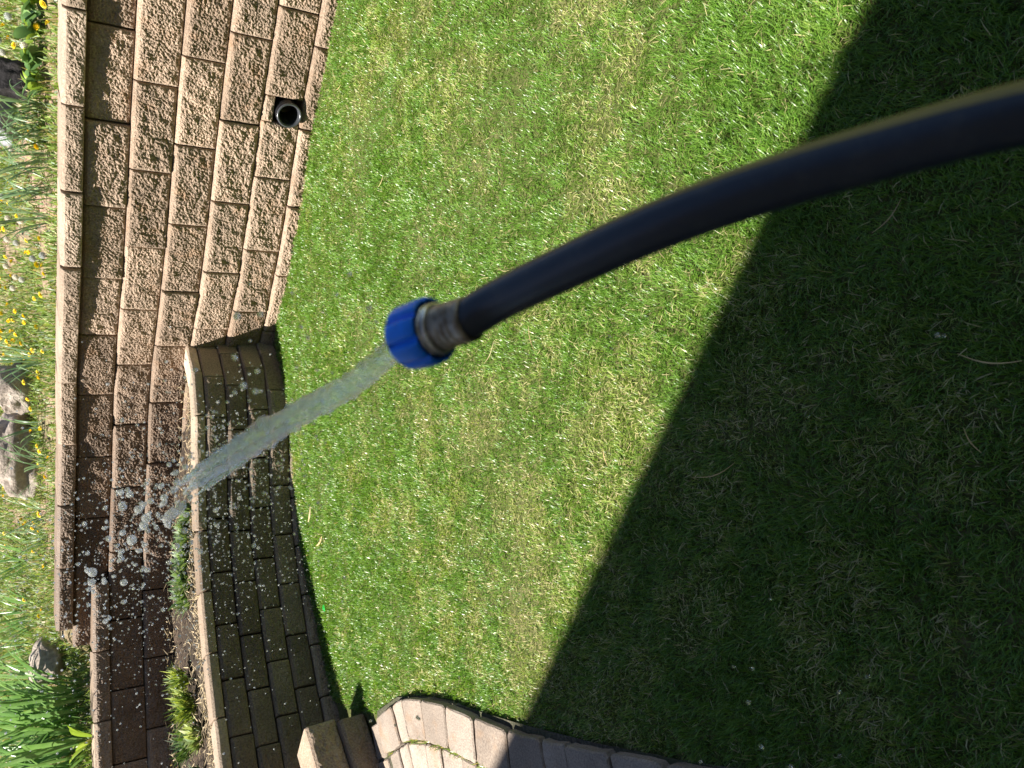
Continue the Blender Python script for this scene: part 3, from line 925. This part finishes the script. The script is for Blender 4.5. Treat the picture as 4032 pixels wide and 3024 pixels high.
# weeds and grasses of the bank
def bank_cover(n):
    x = rng.uniform(-4.2, 3.2, n)
    y = rng.uniform(3.6, 9.0, n)
    d = MAIN.signed(x, y)
    k = (d > 0.26) & (d < 3.2) & (np.hypot(x, y) < 9.5)
    k &= ~((UPPER.signed(x, y) < 0.30) & (UPPER.signed(x, y) > -0.06) & (x > -1.66)) & ((d > 0.31) | (x > -0.6))
    x, y, d = x[k], y[k], d[k]
    cov = value_noise(x, y, 2.6, 51) * 0.6 + value_noise(x, y, 8.0, 52) * 0.4
    k = rng.random(len(x)) < np.clip((cov - 0.22) * 2.6, 0.05, 1) + (d < 0.5) * 0.4 + (x < -1.2) * 0.45
    x, y, d, cov = x[k], y[k], d[k], cov[k]
    n = len(x)
    z = bed_z(x, y)
    t = rng.random(n)[:, None]
    c = np.array([0.09, 0.18, 0.025]) * (1 - t) + np.array([0.32, 0.42, 0.11]) * t
    s = (rng.random(n) < 0.20)[:, None]
    c = np.where(s, np.array([0.50, 0.42, 0.24]) * (0.6 + 0.6 * rng.random(n)[:, None]), c)
    b = (rng.random(n) < 0.10)[:, None]
    c = np.where(b, np.array([0.28, 0.36, 0.24]), c)
    L = rng.uniform(0.03, 0.10, n)
    W = rng.uniform(0.004, 0.011, n)
    return blades(x, y, z - 0.004, L, W, rng.uniform(0, 6.28, n), np.clip(rng.normal(0.6, 0.35, n), 0.05, 1.45), rng.uniform(0.0, 1.2, n), c)
V, Q, T, C = bank_cover(190000)
cover = mesh_obj('bank_weeds', big_mesh('bank_weeds', V, Q, T, M_WEED, C))
tag(cover, 'low green weeds and dry grass covering the bank above the wall', 'weeds', kind='stuff')

# planter between the two walls: mulch and small plants
def scatter_straw(n):
    x = rng.uniform(-3.0, 0.3, n)
    y = rng.uniform(3.6, 6.0, n)
    dl = LOWER.signed(x, y)
    k = (dl > 0.20) & (MAIN.signed(x, y) < -0.04) & (rng.random(len(x)) < np.where(dl < 0.40, 1.0, 0.15))
    x, y = x[k], y[k]
    n = len(x)
    z = 0.475 - 0.045 * x + 0.02 * rng.random(n)
    c = np.array([0.62, 0.49, 0.31]) * (0.35 + 0.8 * rng.random(n)[:, None])
    z = z + 0.03 * rng.random(n) ** 2
    return blades(x, y, z, rng.uniform(0.02, 0.07, n), rng.uniform(0.003, 0.008, n), rng.uniform(0, 6.28, n), rng.uniform(1.2, 1.5, n), rng.uniform(0, 0.15, n), c)
V, Q, T, C = scatter_straw(22000)
st = mesh_obj('straw_mulch', big_mesh('straw_mulch', V, Q, T, M_WEED, C))
tag(st, 'dry straw and bark mulch strewn in the narrow planter', 'mulch', kind='stuff')

def small_plant(x, y, r_, h_, n, c0, c1, label, wide=0.011, dry=0.0):
    t = empty('planter_plant', (x, y - 0.03, 0.47 - 0.045 * x))
    tag(t, label, 'plant', 'small plants in the narrow planter')
    a = rng.uniform(0, 6.28, n)
    rr = r_ * np.sqrt(rng.random(n)) * 0.55
    tt = rng.random(n)[:, None]
    c = np.array(c0) * (1 - tt) + np.array(c1) * tt
    V, Q, T, C = blades(rr * np.cos(a), rr * np.sin(a), rng.uniform(0, h_ * 0.55, n), rng.uniform(0.5, 1.0, n) * h_, rng.uniform(0.6, 1.2, n) * wide,
                        a + rng.normal(0, 0.6, n), rng.uniform(0.2, 1.0, n), rng.uniform(0, 0.6, n), c)
    mesh_obj('foliage', big_mesh('foliage', V, Q, T, M_WEED, C), t)
    v = [(0.004 * math.cos(i * 1.57), 0.004 * math.sin(i * 1.57), zz) for zz in (-0.03, h_ * 0.7) for i in range(4)]
    mesh_obj('stem', mesh_of('stem', v, [(i, (i + 1) % 4, 4 + (i + 1) % 4, 4 + i) for i in range(4)], M_STEM), t)
GD, GL, GY = (0.08, 0.16, 0.05), (0.30, 0.40, 0.18), (0.44, 0.50, 0.10)
for (x, y, r_, h_, n, c0, c1, w, lab) in [
        (-0.72, 4.98, 0.10, 0.08, 140, GD, GL, 0.016, 'first small pale green plant where the planter begins'),
        (-0.86, 5.03, 0.12, 0.09, 190, GD, GL, 0.018, 'pale green leafy plant in the middle of the splashed planter'),
        (-0.99, 5.01, 0.12, 0.10, 190, GD, GL, 0.020, 'broad leaved pale green plant in the splashed planter'),
        (-1.12, 5.02, 0.12, 0.10, 170, GD, GL, 0.018, 'leafy green plant left of the splash in the planter'),
        (-1.25, 5.06, 0.09, 0.10, 70, GD, GL, 0.022, 'last broad leaved plant before the straw strip in the planter'),
        (-1.74, 5.08, 0.11, 0.11, 190, GD, GY, 0.010, 'round tuft of fine yellow green leaves next to the tall wall'),
        (-1.83, 4.86, 0.15, 0.12, 300, GD, GY, 0.011, 'largest yellow green bushy plant in the planter'),
        (-1.93, 4.66, 0.09, 0.09, 90, (0.16, 0.26, 0.06), (0.50, 0.55, 0.25), 0.024, 'pale variegated plant at the coping of the low wall'),
        (-2.06, 4.90, 0.14, 0.11, 190, (0.03, 0.07, 0.02), (0.12, 0.20, 0.05), 0.009, 'dark spiky plant in the shaded end of the planter'),
        (-2.14, 4.60, 0.10, 0.08, 90, (0.03, 0.08, 0.03), (0.10, 0.18, 0.08), 0.018, 'dark green leafy plant at the picture edge of the planter')]:
    small_plant(x, y, r_, h_, n, c0, c1, lab, w)

# bits lying on the lawn
def dry_stem(x, y, L, yaw, w=0.003, mat=M_STRAW, nm='dry_stem', z=0.036):
    V, F = [], []
    n = 7
    for i in range(n + 1):
        t = i / n
        ww = w * (1 - 0.6 * abs(2 * t - 1))
        bx, by = L * (t - 0.5), 0.10 * L * math.sin(t * 3.1)
        V += [(bx, by - ww / 2, 0), (bx, by, ww * 0.5), (bx, by + ww / 2, 0)]
    for i in range(n):
        a = i * 3
        F += [(a, a + 3, a + 4, a + 1), (a + 1, a + 4, a + 5, a + 2)]
    return mesh_obj(nm, mesh_of(nm, V, F, mat), None, (x, y, z), (0, random.uniform(-.08, .08), yaw))
for (x, y, L, a, w, lab) in [(-0.69, 4.215, 0.10, 2.7, 0.014, 'upper of two pale yellow willow leaves on the lawn'), (-0.815, 4.06, 0.09, 2.3, 0.013, 'lower of two pale yellow willow leaves on the lawn')]:
    tag(dry_stem(x, y, L, a, w, nm='fallen_leaf'), lab, 'leaf')
M_BRIGHT = plain_leaf('bright_green_bit', (0.02, 0.55, 0.06), (0.04, 0.65, 0.10), 0.3, 0.4)
tag(dry_stem(-1.166, 4.011, 0.035, 0.4, 0.022, M_BRIGHT, 'green_scrap'), 'bright green scrap on the lawn near the shadow of the low wall', 'scrap')
for (x, y, L, a) in [(0.02, 0.64, 0.10, 1.4), (-0.12, 0.67, 0.05, 0.6), (-0.215, 1.25, 0.13, 1.9), (0.29, 0.81, 0.08, 2.3), (-0.21, 1.64, 0.05, 0.3), (0.38, 2.13, 0.07, 1.3), (0.32, 1.40, 0.05, 0.6),
                     (-0.38, 2.72, 0.05, 1.5), (0.74, 4.04, 0.06, 0.8), (1.47, 3.57, 0.07, 1.6), (1.55, 3.62, 0.07, 0.3), (0.14, 1.98, 0.09, 0.4), (0.11, 2.24, 0.10, 2.4), (0.6, 2.5, 0.07, 1.0), (0.9, 3.1, 0.08, 2.0), (-0.5, 3.3, 0.06, 0.7)]:
    tag(dry_stem(x, y, L, a), 'pale dry grass stem lying loose on the lawn', 'stem', 'dry stems scattered on the lawn')

# ------------------------------------------------------------------ garden hose
def plastic_simple(name, c, rough, spec=0.5):
    return plastic(name, c, rough, spec)
def hose_rubber():
    k = NT('black_rubber_hose')
    v = k.n('TexCoord').outputs['Object']
    a = k.noise(v, 90.0, 6, 0.7)
    b = k.noise(v, 420.0, 4, 0.6)
    col = k.mix((0.012, 0.017, 0.028, 1), (0.05, 0.05, 0.048, 1), k.ramp(a, [(0.52, (0, 0, 0)), (0.70, (0.6, 0.6, 0.6))]))
    col = k.mix(col, (0.10, 0.095, 0.085, 1), k.ramp(b, [(0.66, (0, 0, 0)), (0.76, (0.5, 0.5, 0.5))]))
    return k.surf(k.bsdf(color=col, rough=k.n('MapRange', {0: a, 3: 0.28, 4: 0.50}).outputs[0], normal=k.bump(b, 0.10, 0.0006), spec=0.6))
M_HOSE = hose_rubber()
M_STRIPE = plastic('olive_stripe', (0.20, 0.155, 0.035), 0.5)
M_BLUE = plastic('blue_plastic', (0.002, 0.23, 1.0), 0.40, 0.5)
def metal(name, c, rough):
    k = NT(name)
    v = k.coords()
    a = k.noise(v, 120.0, 5, 0.65)
    col = k.mix((*c, 1), k.ramp(a, [(0.35, (0.35, 0.27, 0.20)), (0.6, (1.1, 1.05, 1.0))]), 0.85, 'MULTIPLY')
    return k.surf(k.bsdf(color=col, rough=k.n('MapRange', {0: a, 3: rough + 0.2, 4: rough - 0.05}).outputs[0], metal=0.85, normal=k.bump(a, 0.15, 0.001)))
M_FERRULE = metal('tarnished_ferrule', (0.42, 0.37, 0.29), 0.42)
M_BAND = metal('worn_silver_band', (0.95, 0.94, 0.92), 0.24)
M_NUT = metal('tarnished_brass', (0.40, 0.29, 0.15), 0.45)

hp = [(0.036, 0.365, 1.191), (0.045, 0.347, 1.181), (0.055, 0.310, 1.171), (0.068, 0.259, 1.156), (0.077, 0.219, 1.140), (0.084, 0.177, 1.121), (0.089, 0.124, 1.100),
      (0.091, 0.070, 1.070), (0.090, 0.010, 1.020), (0.088, -0.060, 0.930), (0.086, -0.120, 0.780), (0.086, -0.160, 0.560), (0.090, -0.175, 0.300), (0.105, -0.150, 0.110), (0.150, -0.060, 0.030), (0.30, 0.02, 0.016), (0.7, -0.05, 0.014), (1.3, -0.25, 0.014)]
def smooth3(pts, per=10):
    P = [np.array(p, float) for p in pts]
    out = []
    for i in range(len(P) - 1):
        p0 = P[i - 1] if i else 2 * P[0] - P[1]
        p3 = P[i + 2] if i + 2 < len(P) else 2 * P[-1] - P[-2]
        p1, p2 = P[i], P[i + 1]
        for t in np.arange(per) / per:
            out.append(0.5 * (2 * p1 + (p2 - p0) * t + (2 * p0 - 5 * p1 + 4 * p2 - p3) * t ** 2 + (3 * p1 - p0 - 3 * p2 + p3) * t ** 3))
    out.append(P[-1])
    return np.array(out)
def frames(pts, ref):
    T = np.gradient(pts, axis=0)
    T /= np.linalg.norm(T, axis=1)[:, None]
    U = []
    u = np.array(ref, float)
    for t in T:
        u = u - t * (u @ t)
        u /= np.linalg.norm(u)
        U.append(u.copy())
    U = np.array(U)
    return T, U, np.cross(T, U)
def tube_vf(pts, rad, seg=24, ref=(1, 0, 0), a0=0.0, a1=2 * math.pi, closed=True):
    T, U, B = frames(pts, ref)
    n = len(pts)
    V, F = [], []
    m = seg if closed else seg + 1
    for i in range(n):
        r_ = rad[i] if hasattr(rad, '__len__') else rad
        for k in range(m):
            a = a0 + (a1 - a0) * k / seg
            V.append(tuple(pts[i] + r_ * (math.cos(a) * U[i] + math.sin(a) * B[i])))
    for i in range(n - 1):
        for k in range(seg):
            k2 = (k + 1) % m
            F.append((i * m + k, i * m + k2, (i + 1) * m + k2, (i + 1) * m + k))
    return V, F
HP = smooth3(hp, 10)
base = np.array([0.30, 0.02, 0.0])
hose = empty('garden_hose', tuple(base))
tag(hose, 'black rubber garden hose with a blue end fitting held out over the lawn', 'hose')
def hose_part(nm, v, f, mat, parent=hose, smooth=True):
    return mesh_obj(nm, mesh_of(nm, [(a[0] - base[0], a[1] - base[1], a[2] - base[2]) for a in v], f, mat, smooth), parent)
v, f = tube_vf(HP, 0.0112, 32)
hose_part('tube', v, f, M_HOSE)
T_, U_, B_ = frames(HP, (1, 0, 0))
v, f = [], []
for i in range(len(HP)):
    a1 = 0.50 + 0.60 * min(1.0, i / 60)
    for k in range(6):
        a = -0.1 + (a1 + 0.1) * k / 5
        v.append(tuple(HP[i] + 0.0114 * (math.cos(a) * U_[i] + math.sin(a) * B_[i])))
for i in range(len(HP) - 1):
    for k in range(5): f.append((i * 6 + k, i * 6 + k + 1, i * 6 + k + 7, i * 6 + k + 6))
hose_part('stripe', v, f, M_STRIPE)
look = (Vector(HP[0]) - Vector((0, 0, CAM_H))).normalized()
hd = (look * 0.60 + (upv * 0.953 - rt * 0.30) * 0.80).normalized()      # the fitting sits a little crooked on the hose
hq = hd.to_track_quat('Z', 'X')
def along(nm, prof, mat, parent=hose, seg=40, smooth=True, **kw):
    v, f = lathe(prof, seg, **kw)
    o = mesh_obj(nm, mesh_of(nm, v, f, mat, smooth), parent)
    if parent is hose:
        o.location = Vector(HP[0]) - Vector(base)
        o.rotation_euler = hq.to_euler()
    return o
fer = [(-0.003, 0.0110), (-0.003, 0.0122), (-0.001, 0.0128)]
for k in range(4):
    s = 0.001 + k * 0.0042
    fer += [(s, 0.0128), (s + 0.0022, 0.0128), (s + 0.0028, 0.0123), (s + 0.0036, 0.0123)]
fer += [(0.0180, 0.0128), (0.0185, 0.0115)]
along('ferrule', fer, M_FERRULE)
along('neck', [(0.0180, 0.0112), (0.0300, 0.0112)], M_NUT)
along('band', [(0.0195, 0.0110), (0.0193, 0.0136), (0.0202, 0.0149), (0.0216, 0.0149), (0.0226, 0.0136), (0.0226, 0.0110)], M_BAND)
along('swivel_nut', [(0.0230, 0.0110), (0.0230, 0.0144), (0.0240, 0.0154), (0.0252, 0.0150), (0.0262, 0.0142), (0.0380, 0.0142)], M_BAND, lobes=6, lobe_amp=0.0006, lobe_range=(1, 4))
conn = along('connector', [(0.0460, 0.0085), (0.0330, 0.0085), (0.0330, 0.0160), (0.0245, 0.0164), (0.0236, 0.0178), (0.0240, 0.0186), (0.0255, 0.0194), (0.0330, 0.0197), (0.0410, 0.0194), (0.0450, 0.0187), (0.0468, 0.0172), (0.0470, 0.0115), (0.0460, 0.0085)],
             M_BLUE, seg=96, lobes=8, lobe_amp=0.0042, lobe_range=(5, 9))
along('outlet', [(0.040, 0.0055), (0.050, 0.0055), (0.051, 0.0062), (0.051, 0.0083), (0.046, 0.0084)], M_BLUE, parent=conn)

# ------------------------------------------------------------------ water
def water(name, rough, tint, clear, ripple=0.0, scale=200.0, foam_glint=0.0):
    k = NT(name)
    ins = {'Color': (*tint, 1), 'Roughness': rough, 'IOR': 1.33}
    if ripple:
        v = k.n('TexCoord').outputs['Object']
        ins['Normal'] = k.bump(k.noise(v, scale, 3), ripple, 0.5 / scale)
    g_ = k.n('BsdfGlass', ins).outputs[0]
    if foam_glint:        # white patches: whipped-in air, plus sun glints painted into the colour
        w_ = k.n('MixShader', {0: 0.5, 1: k.n('BsdfDiffuse', {0: (0.9, 0.92, 0.93, 1)}).outputs[0], 2: k.n('BsdfTranslucent', {0: (0.9, 0.92, 0.93, 1)}).outputs[0]}).outputs[0]
        fv = k.noise(k.n('TexCoord').outputs['Object'], scale * 1.8, 4, 0.7)
        ff = k.n('MapRange', {0: fv, 1: 0.50, 2: 0.60, 3: 0.0, 4: foam_glint}).outputs[0]
        g_ = k.n('MixShader', {0: ff, 1: g_, 2: w_}).outputs[0]
    return k.surf(k.n('MixShader', {0: clear, 1: g_, 2: k.n('BsdfTransparent').outputs[0]}).outputs[0])
M_WATER = water('water', 0.06, (1, 1, 1), 0.25, 0.5, 2.0, 0.4)
M_LUMP = water('broken_water', 0.06, (1, 1, 1), 0.25, 0.8, 3.2, 0.8)
M_JET = water('jet_water', 0.07, (0.98, 0.99, 1.0), 0.52, 1.0, 70.0, 0.30)
M_SPRAY = water('spray_water', 0.22, (1, 1, 1), 0.10, 0.0, 300.0, 0.9)
tip = Vector(HP[0]) + hd * 0.049
jp = [tuple(tip), (0.010, 0.470, 1.208), (-0.003, 0.538, 1.202), (-0.027, 0.672, 1.203), (-0.064, 0.811, 1.216), (-0.113, 0.965, 1.234), (-0.181, 1.155, 1.252), (-0.263, 1.352, 1.272), (-0.359, 1.549, 1.285), (-0.47, 1.78, 1.28)]
JP = smooth3(jp, 16)
jl = np.concatenate([[0], np.cumsum(np.linalg.norm(np.diff(JP, axis=0), axis=1))])
def axis_at(s):
    return np.array([np.interp(s, jl, JP[:, k]) for k in range(3)])
def lumpy_tube(s0, s1, rfun, seed, n=70, seg=28, amp=0.3, freq=55.0, wander=0.0, flat=1.0, off=lambda s: np.zeros(3)):
    ss = np.linspace(s0, s1, n)
    pts = np.array([axis_at(s) + off(s) for s in ss])
    T, U, B = frames(pts, (1, 0, 0))
    V, F = [], []
    for i in range(n):
        t = i / (n - 1)
        for k in range(seg):
            a = 2 * math.pi * k / seg
            d = math.cos(a) * U[i] + math.sin(a) * B[i] * flat
            q = Vector(pts[i] + d * 0.02) * freq + Vector((seed, seed * 2, 0))
            rr = rfun(t) * (1 + amp * (0.35 + 0.65 * t) * noise.fractal(q, 0.7, 2, 3))
            V.append(tuple(pts[i] + d * max(rr, 0.0006)))
    for i in range(n - 1):
        for k in range(seg):
            k2 = (k + 1) % seg
            F.append((i * seg + k, i * seg + k2, (i + 1) * seg + k2, (i + 1) * seg + k))
    F.append(tuple(range(seg - 1, -1, -1)))
    F.append(tuple((n - 1) * seg + k for k in range(seg)))
    return V, F
jet = empty('water_jet', tuple(tip))
tag(jet, 'grey translucent stream of water shooting from the blue hose end', 'water')
def jet_part(nm, vf, mat=None):
    v, f = vf
    return mesh_obj(nm, mesh_of(nm, [(a[0] - tip.x, a[1] - tip.y, a[2] - tip.z) for a in v], f, mat or M_JET, True), jet)
end = lambda t: min(1.0, (1 - t) * 2.4 + 0.06)
jet_part('main_stream', lumpy_tube(0.0, 0.58, lambda t: (0.0062 + 0.0056 * min(1, t * 1.8)) * end(t), 4.0, n=150, amp=0.85, freq=48.0))
for k, (s0, s1, r_, ox, oz) in enumerate([(0.14, 0.50, 0.0042, 0.008, -0.006), (0.20, 0.56, 0.0036, -0.010, 0.006), (0.32, 0.60, 0.0042, 0.004, 0.010), (0.38, 0.58, 0.0034, -0.007, -0.011)]):
    jet_part('strand', lumpy_tube(s0, s1, lambda t, r_=r_: r_ * min(1, t * 6 + 0.1) * end(t), 20.0 + k * 3, n=60, seg=20, amp=0.9, freq=75.0, off=lambda s, ox=ox, oz=oz: np.array([ox, 0, oz])))

def blob(seed, sub=2, mat=M_WATER):
    bm = bmesh.new()
    bmesh.ops.create_icosphere(bm, subdivisions=sub, radius=1.0)
    st_ = Vector((random.uniform(0.85, 1.25), random.uniform(0.85, 1.35), random.uniform(0.8, 1.1)))
    for vtx in bm.verts:
        vtx.co *= 1 + 0.14 * noise.noise(vtx.co * 1.4 + Vector((seed, 0, 0)))
        vtx.co = Vector((vtx.co.x * st_.x, vtx.co.y * st_.y, vtx.co.z * st_.z))
    me = bpy.data.meshes.new('water_drop')
    bm.to_mesh(me)
    bm.free()
    me.materials.append(mat)
    me.polygons.foreach_set('use_smooth', [True] * len(me.polygons))
    return me
drops = [blob(k * 5.1, 3) for k in range(6)]
lumps = [blob(k * 3.7 + 1, 3, M_LUMP) for k in range(5)]
def drop(p, r_, label, group, pool=None):
    pool = pool or drops
    o = mesh_obj('water_drop', pool[random.randrange(len(pool))], None, p, (random.uniform(0, 6), random.uniform(0, 6), random.uniform(0, 6)), (r_, r_, r_))
    return tag(o, label, 'water drop', group)
def around(s, spread, dz=0.0):
    p = axis_at(s)
    return (p[0] + random.gauss(0, spread), p[1] + random.gauss(0, spread * 0.8), p[2] + random.gauss(0, spread) - dz)
for k in range(110):        # big sparkling lumps where the jet breaks up in the sun
    s = random.uniform(0.50, 1.06)
    drop(around(s, 0.010 + 0.042 * (s - 0.45)), (0.0012 + 0.0056 * random.random() ** 2.6) * (1.15 - 0.2 * s), 'large sparkling lump of water where the jet breaks up in the sun', 'lumps of the broken jet', lumps)
for k in range(120):
    s = random.uniform(0.55, 1.25)
    drop(around(s, 0.02 + 0.085 * (s - 0.45), 0.03 * random.random() * s), 0.0014 + 0.0028 * random.random() ** 2, 'clear water drop flying around the broken end of the jet', 'drops around the jet end')
for k in range(34):
    s = random.uniform(0.10, 0.45)
    p = axis_at(s)
    drop((p[0] + random.uniform(0.0, 0.10), p[1] + random.uniform(-0.03, 0.05), p[2] + random.gauss(-0.01, 0.035)), 0.0010 + 0.0020 * random.random() ** 2, 'grey drop in the shade on the right side of the jet', 'drops beside the stream')
for (x, y, z, r_) in [(-0.33, 0.42, 0.86, .004), (-0.30, 0.48, 0.84, .0035), (-0.36, 0.50, 0.80, .004), (-0.27, 0.40, 0.82, .003), (-0.40, 0.56, 0.84, .004), (-0.31, 0.55, 0.75, .004), (-0.38, 0.47, 0.72, .003),
                      (-0.24, 0.36, 0.84, .003), (-0.42, 0.60, 0.78, .0035), (-0.34, 0.62, 0.70, .003), (-0.22, 0.50, 0.78, .003), (0.045, 0.52, 0.42, .006), (-0.05, 0.58, 0.60, .003), (0.04, 0.47, 0.50, .004), (-0.09, 0.75, 0.55, .003),
                      (0.06, 0.80, 0.72, .004), (0.045, 0.82, 0.70, .004), (-0.45, 0.95, 0.95, .004), (-0.40, 0.85, 1.0, .004), (-0.48, 1.05, 0.98, .004), (-0.52, 1.1, 0.92, .0035), (-0.43, 1.0, 0.86, .003)]:
    drop((x, y, z), r_ * 0.55, 'stray water drop falling over the near lawn', 'stray drops over the near lawn')

def spray(n):
    bm = bmesh.new()
    bmesh.ops.create_icosphere(bm, subdivisions=1, radius=1.0)
    bv = np.array([tuple(v_.co) for v_ in bm.verts])
    bf = np.array([[v_.index for v_ in f_.verts] for f_ in bm.faces])
    bm.free()
    s = 0.35 + 1.05 * rng.random(n) ** 0.8
    c = np.array([axis_at(a) for a in s])
    sp = 0.025 + 0.13 * (s - 0.3)
    c = c + rng.normal(0, 1, (n, 3)) * sp[:, None] * np.array([1.0, 0.9, 1.0])
    c[:, 2] -= 0.16 * rng.random(n) ** 1.3 * s
    r_ = 0.0006 + 0.0014 * rng.random(n) ** 3
    V = (c[:, None, :] + bv[None] * r_[:, None, None]).reshape(-1, 3)
    T = (bf[None] + (np.arange(n) * len(bv))[:, None, None]).reshape(-1, 3)
    return big_mesh('fine_spray', V, np.zeros((0, 4), int), T, M_SPRAY, smooth=True)
sp = mesh_obj('fine_spray', spray(3200))
tag(sp, 'fine glittering spray of droplets around the end of the water jet', 'spray', kind='stuff')

# grass sprigs and moss in the paver joints
def joint_sprigs(n):
    t = rng.uniform(0.9, EDGE.l[-1], n)
    P = np.array([EDGE.at(a) + EDGE.back(a) * 0.171 for a in t])
    x, y = P[:, 0] + rng.normal(0, 0.004, n), P[:, 1] + rng.normal(0, 0.004, n)
    k = value_noise(x, y, 6.0, 77) > 0.45
    x, y = x[k], y[k]
    n = len(x)
    u = rng.random(n)[:, None]
    c = np.where(rng.random(n)[:, None] < 0.3, np.array([0.5, 0.4, 0.2]), np.array([0.12, 0.22, 0.03]) * (1 - u) + np.array([0.30, 0.38, 0.06]) * u)
    return blades(x, y, np.full(n, 0.04), rng.uniform(0.015, 0.045, n), rng.uniform(0.002, 0.004, n), rng.uniform(0, 6.28, n), rng.uniform(0.3, 1.3, n), rng.uniform(0, 0.6, n), c)
V, Q, T, C = joint_sprigs(420)
js = mesh_obj('joint_grass', big_mesh('joint_grass', V, Q, T, M_GRASS, C))
tag(js, 'sparse grass sprigs sprouting in the paver joints', 'grass', kind='stuff')
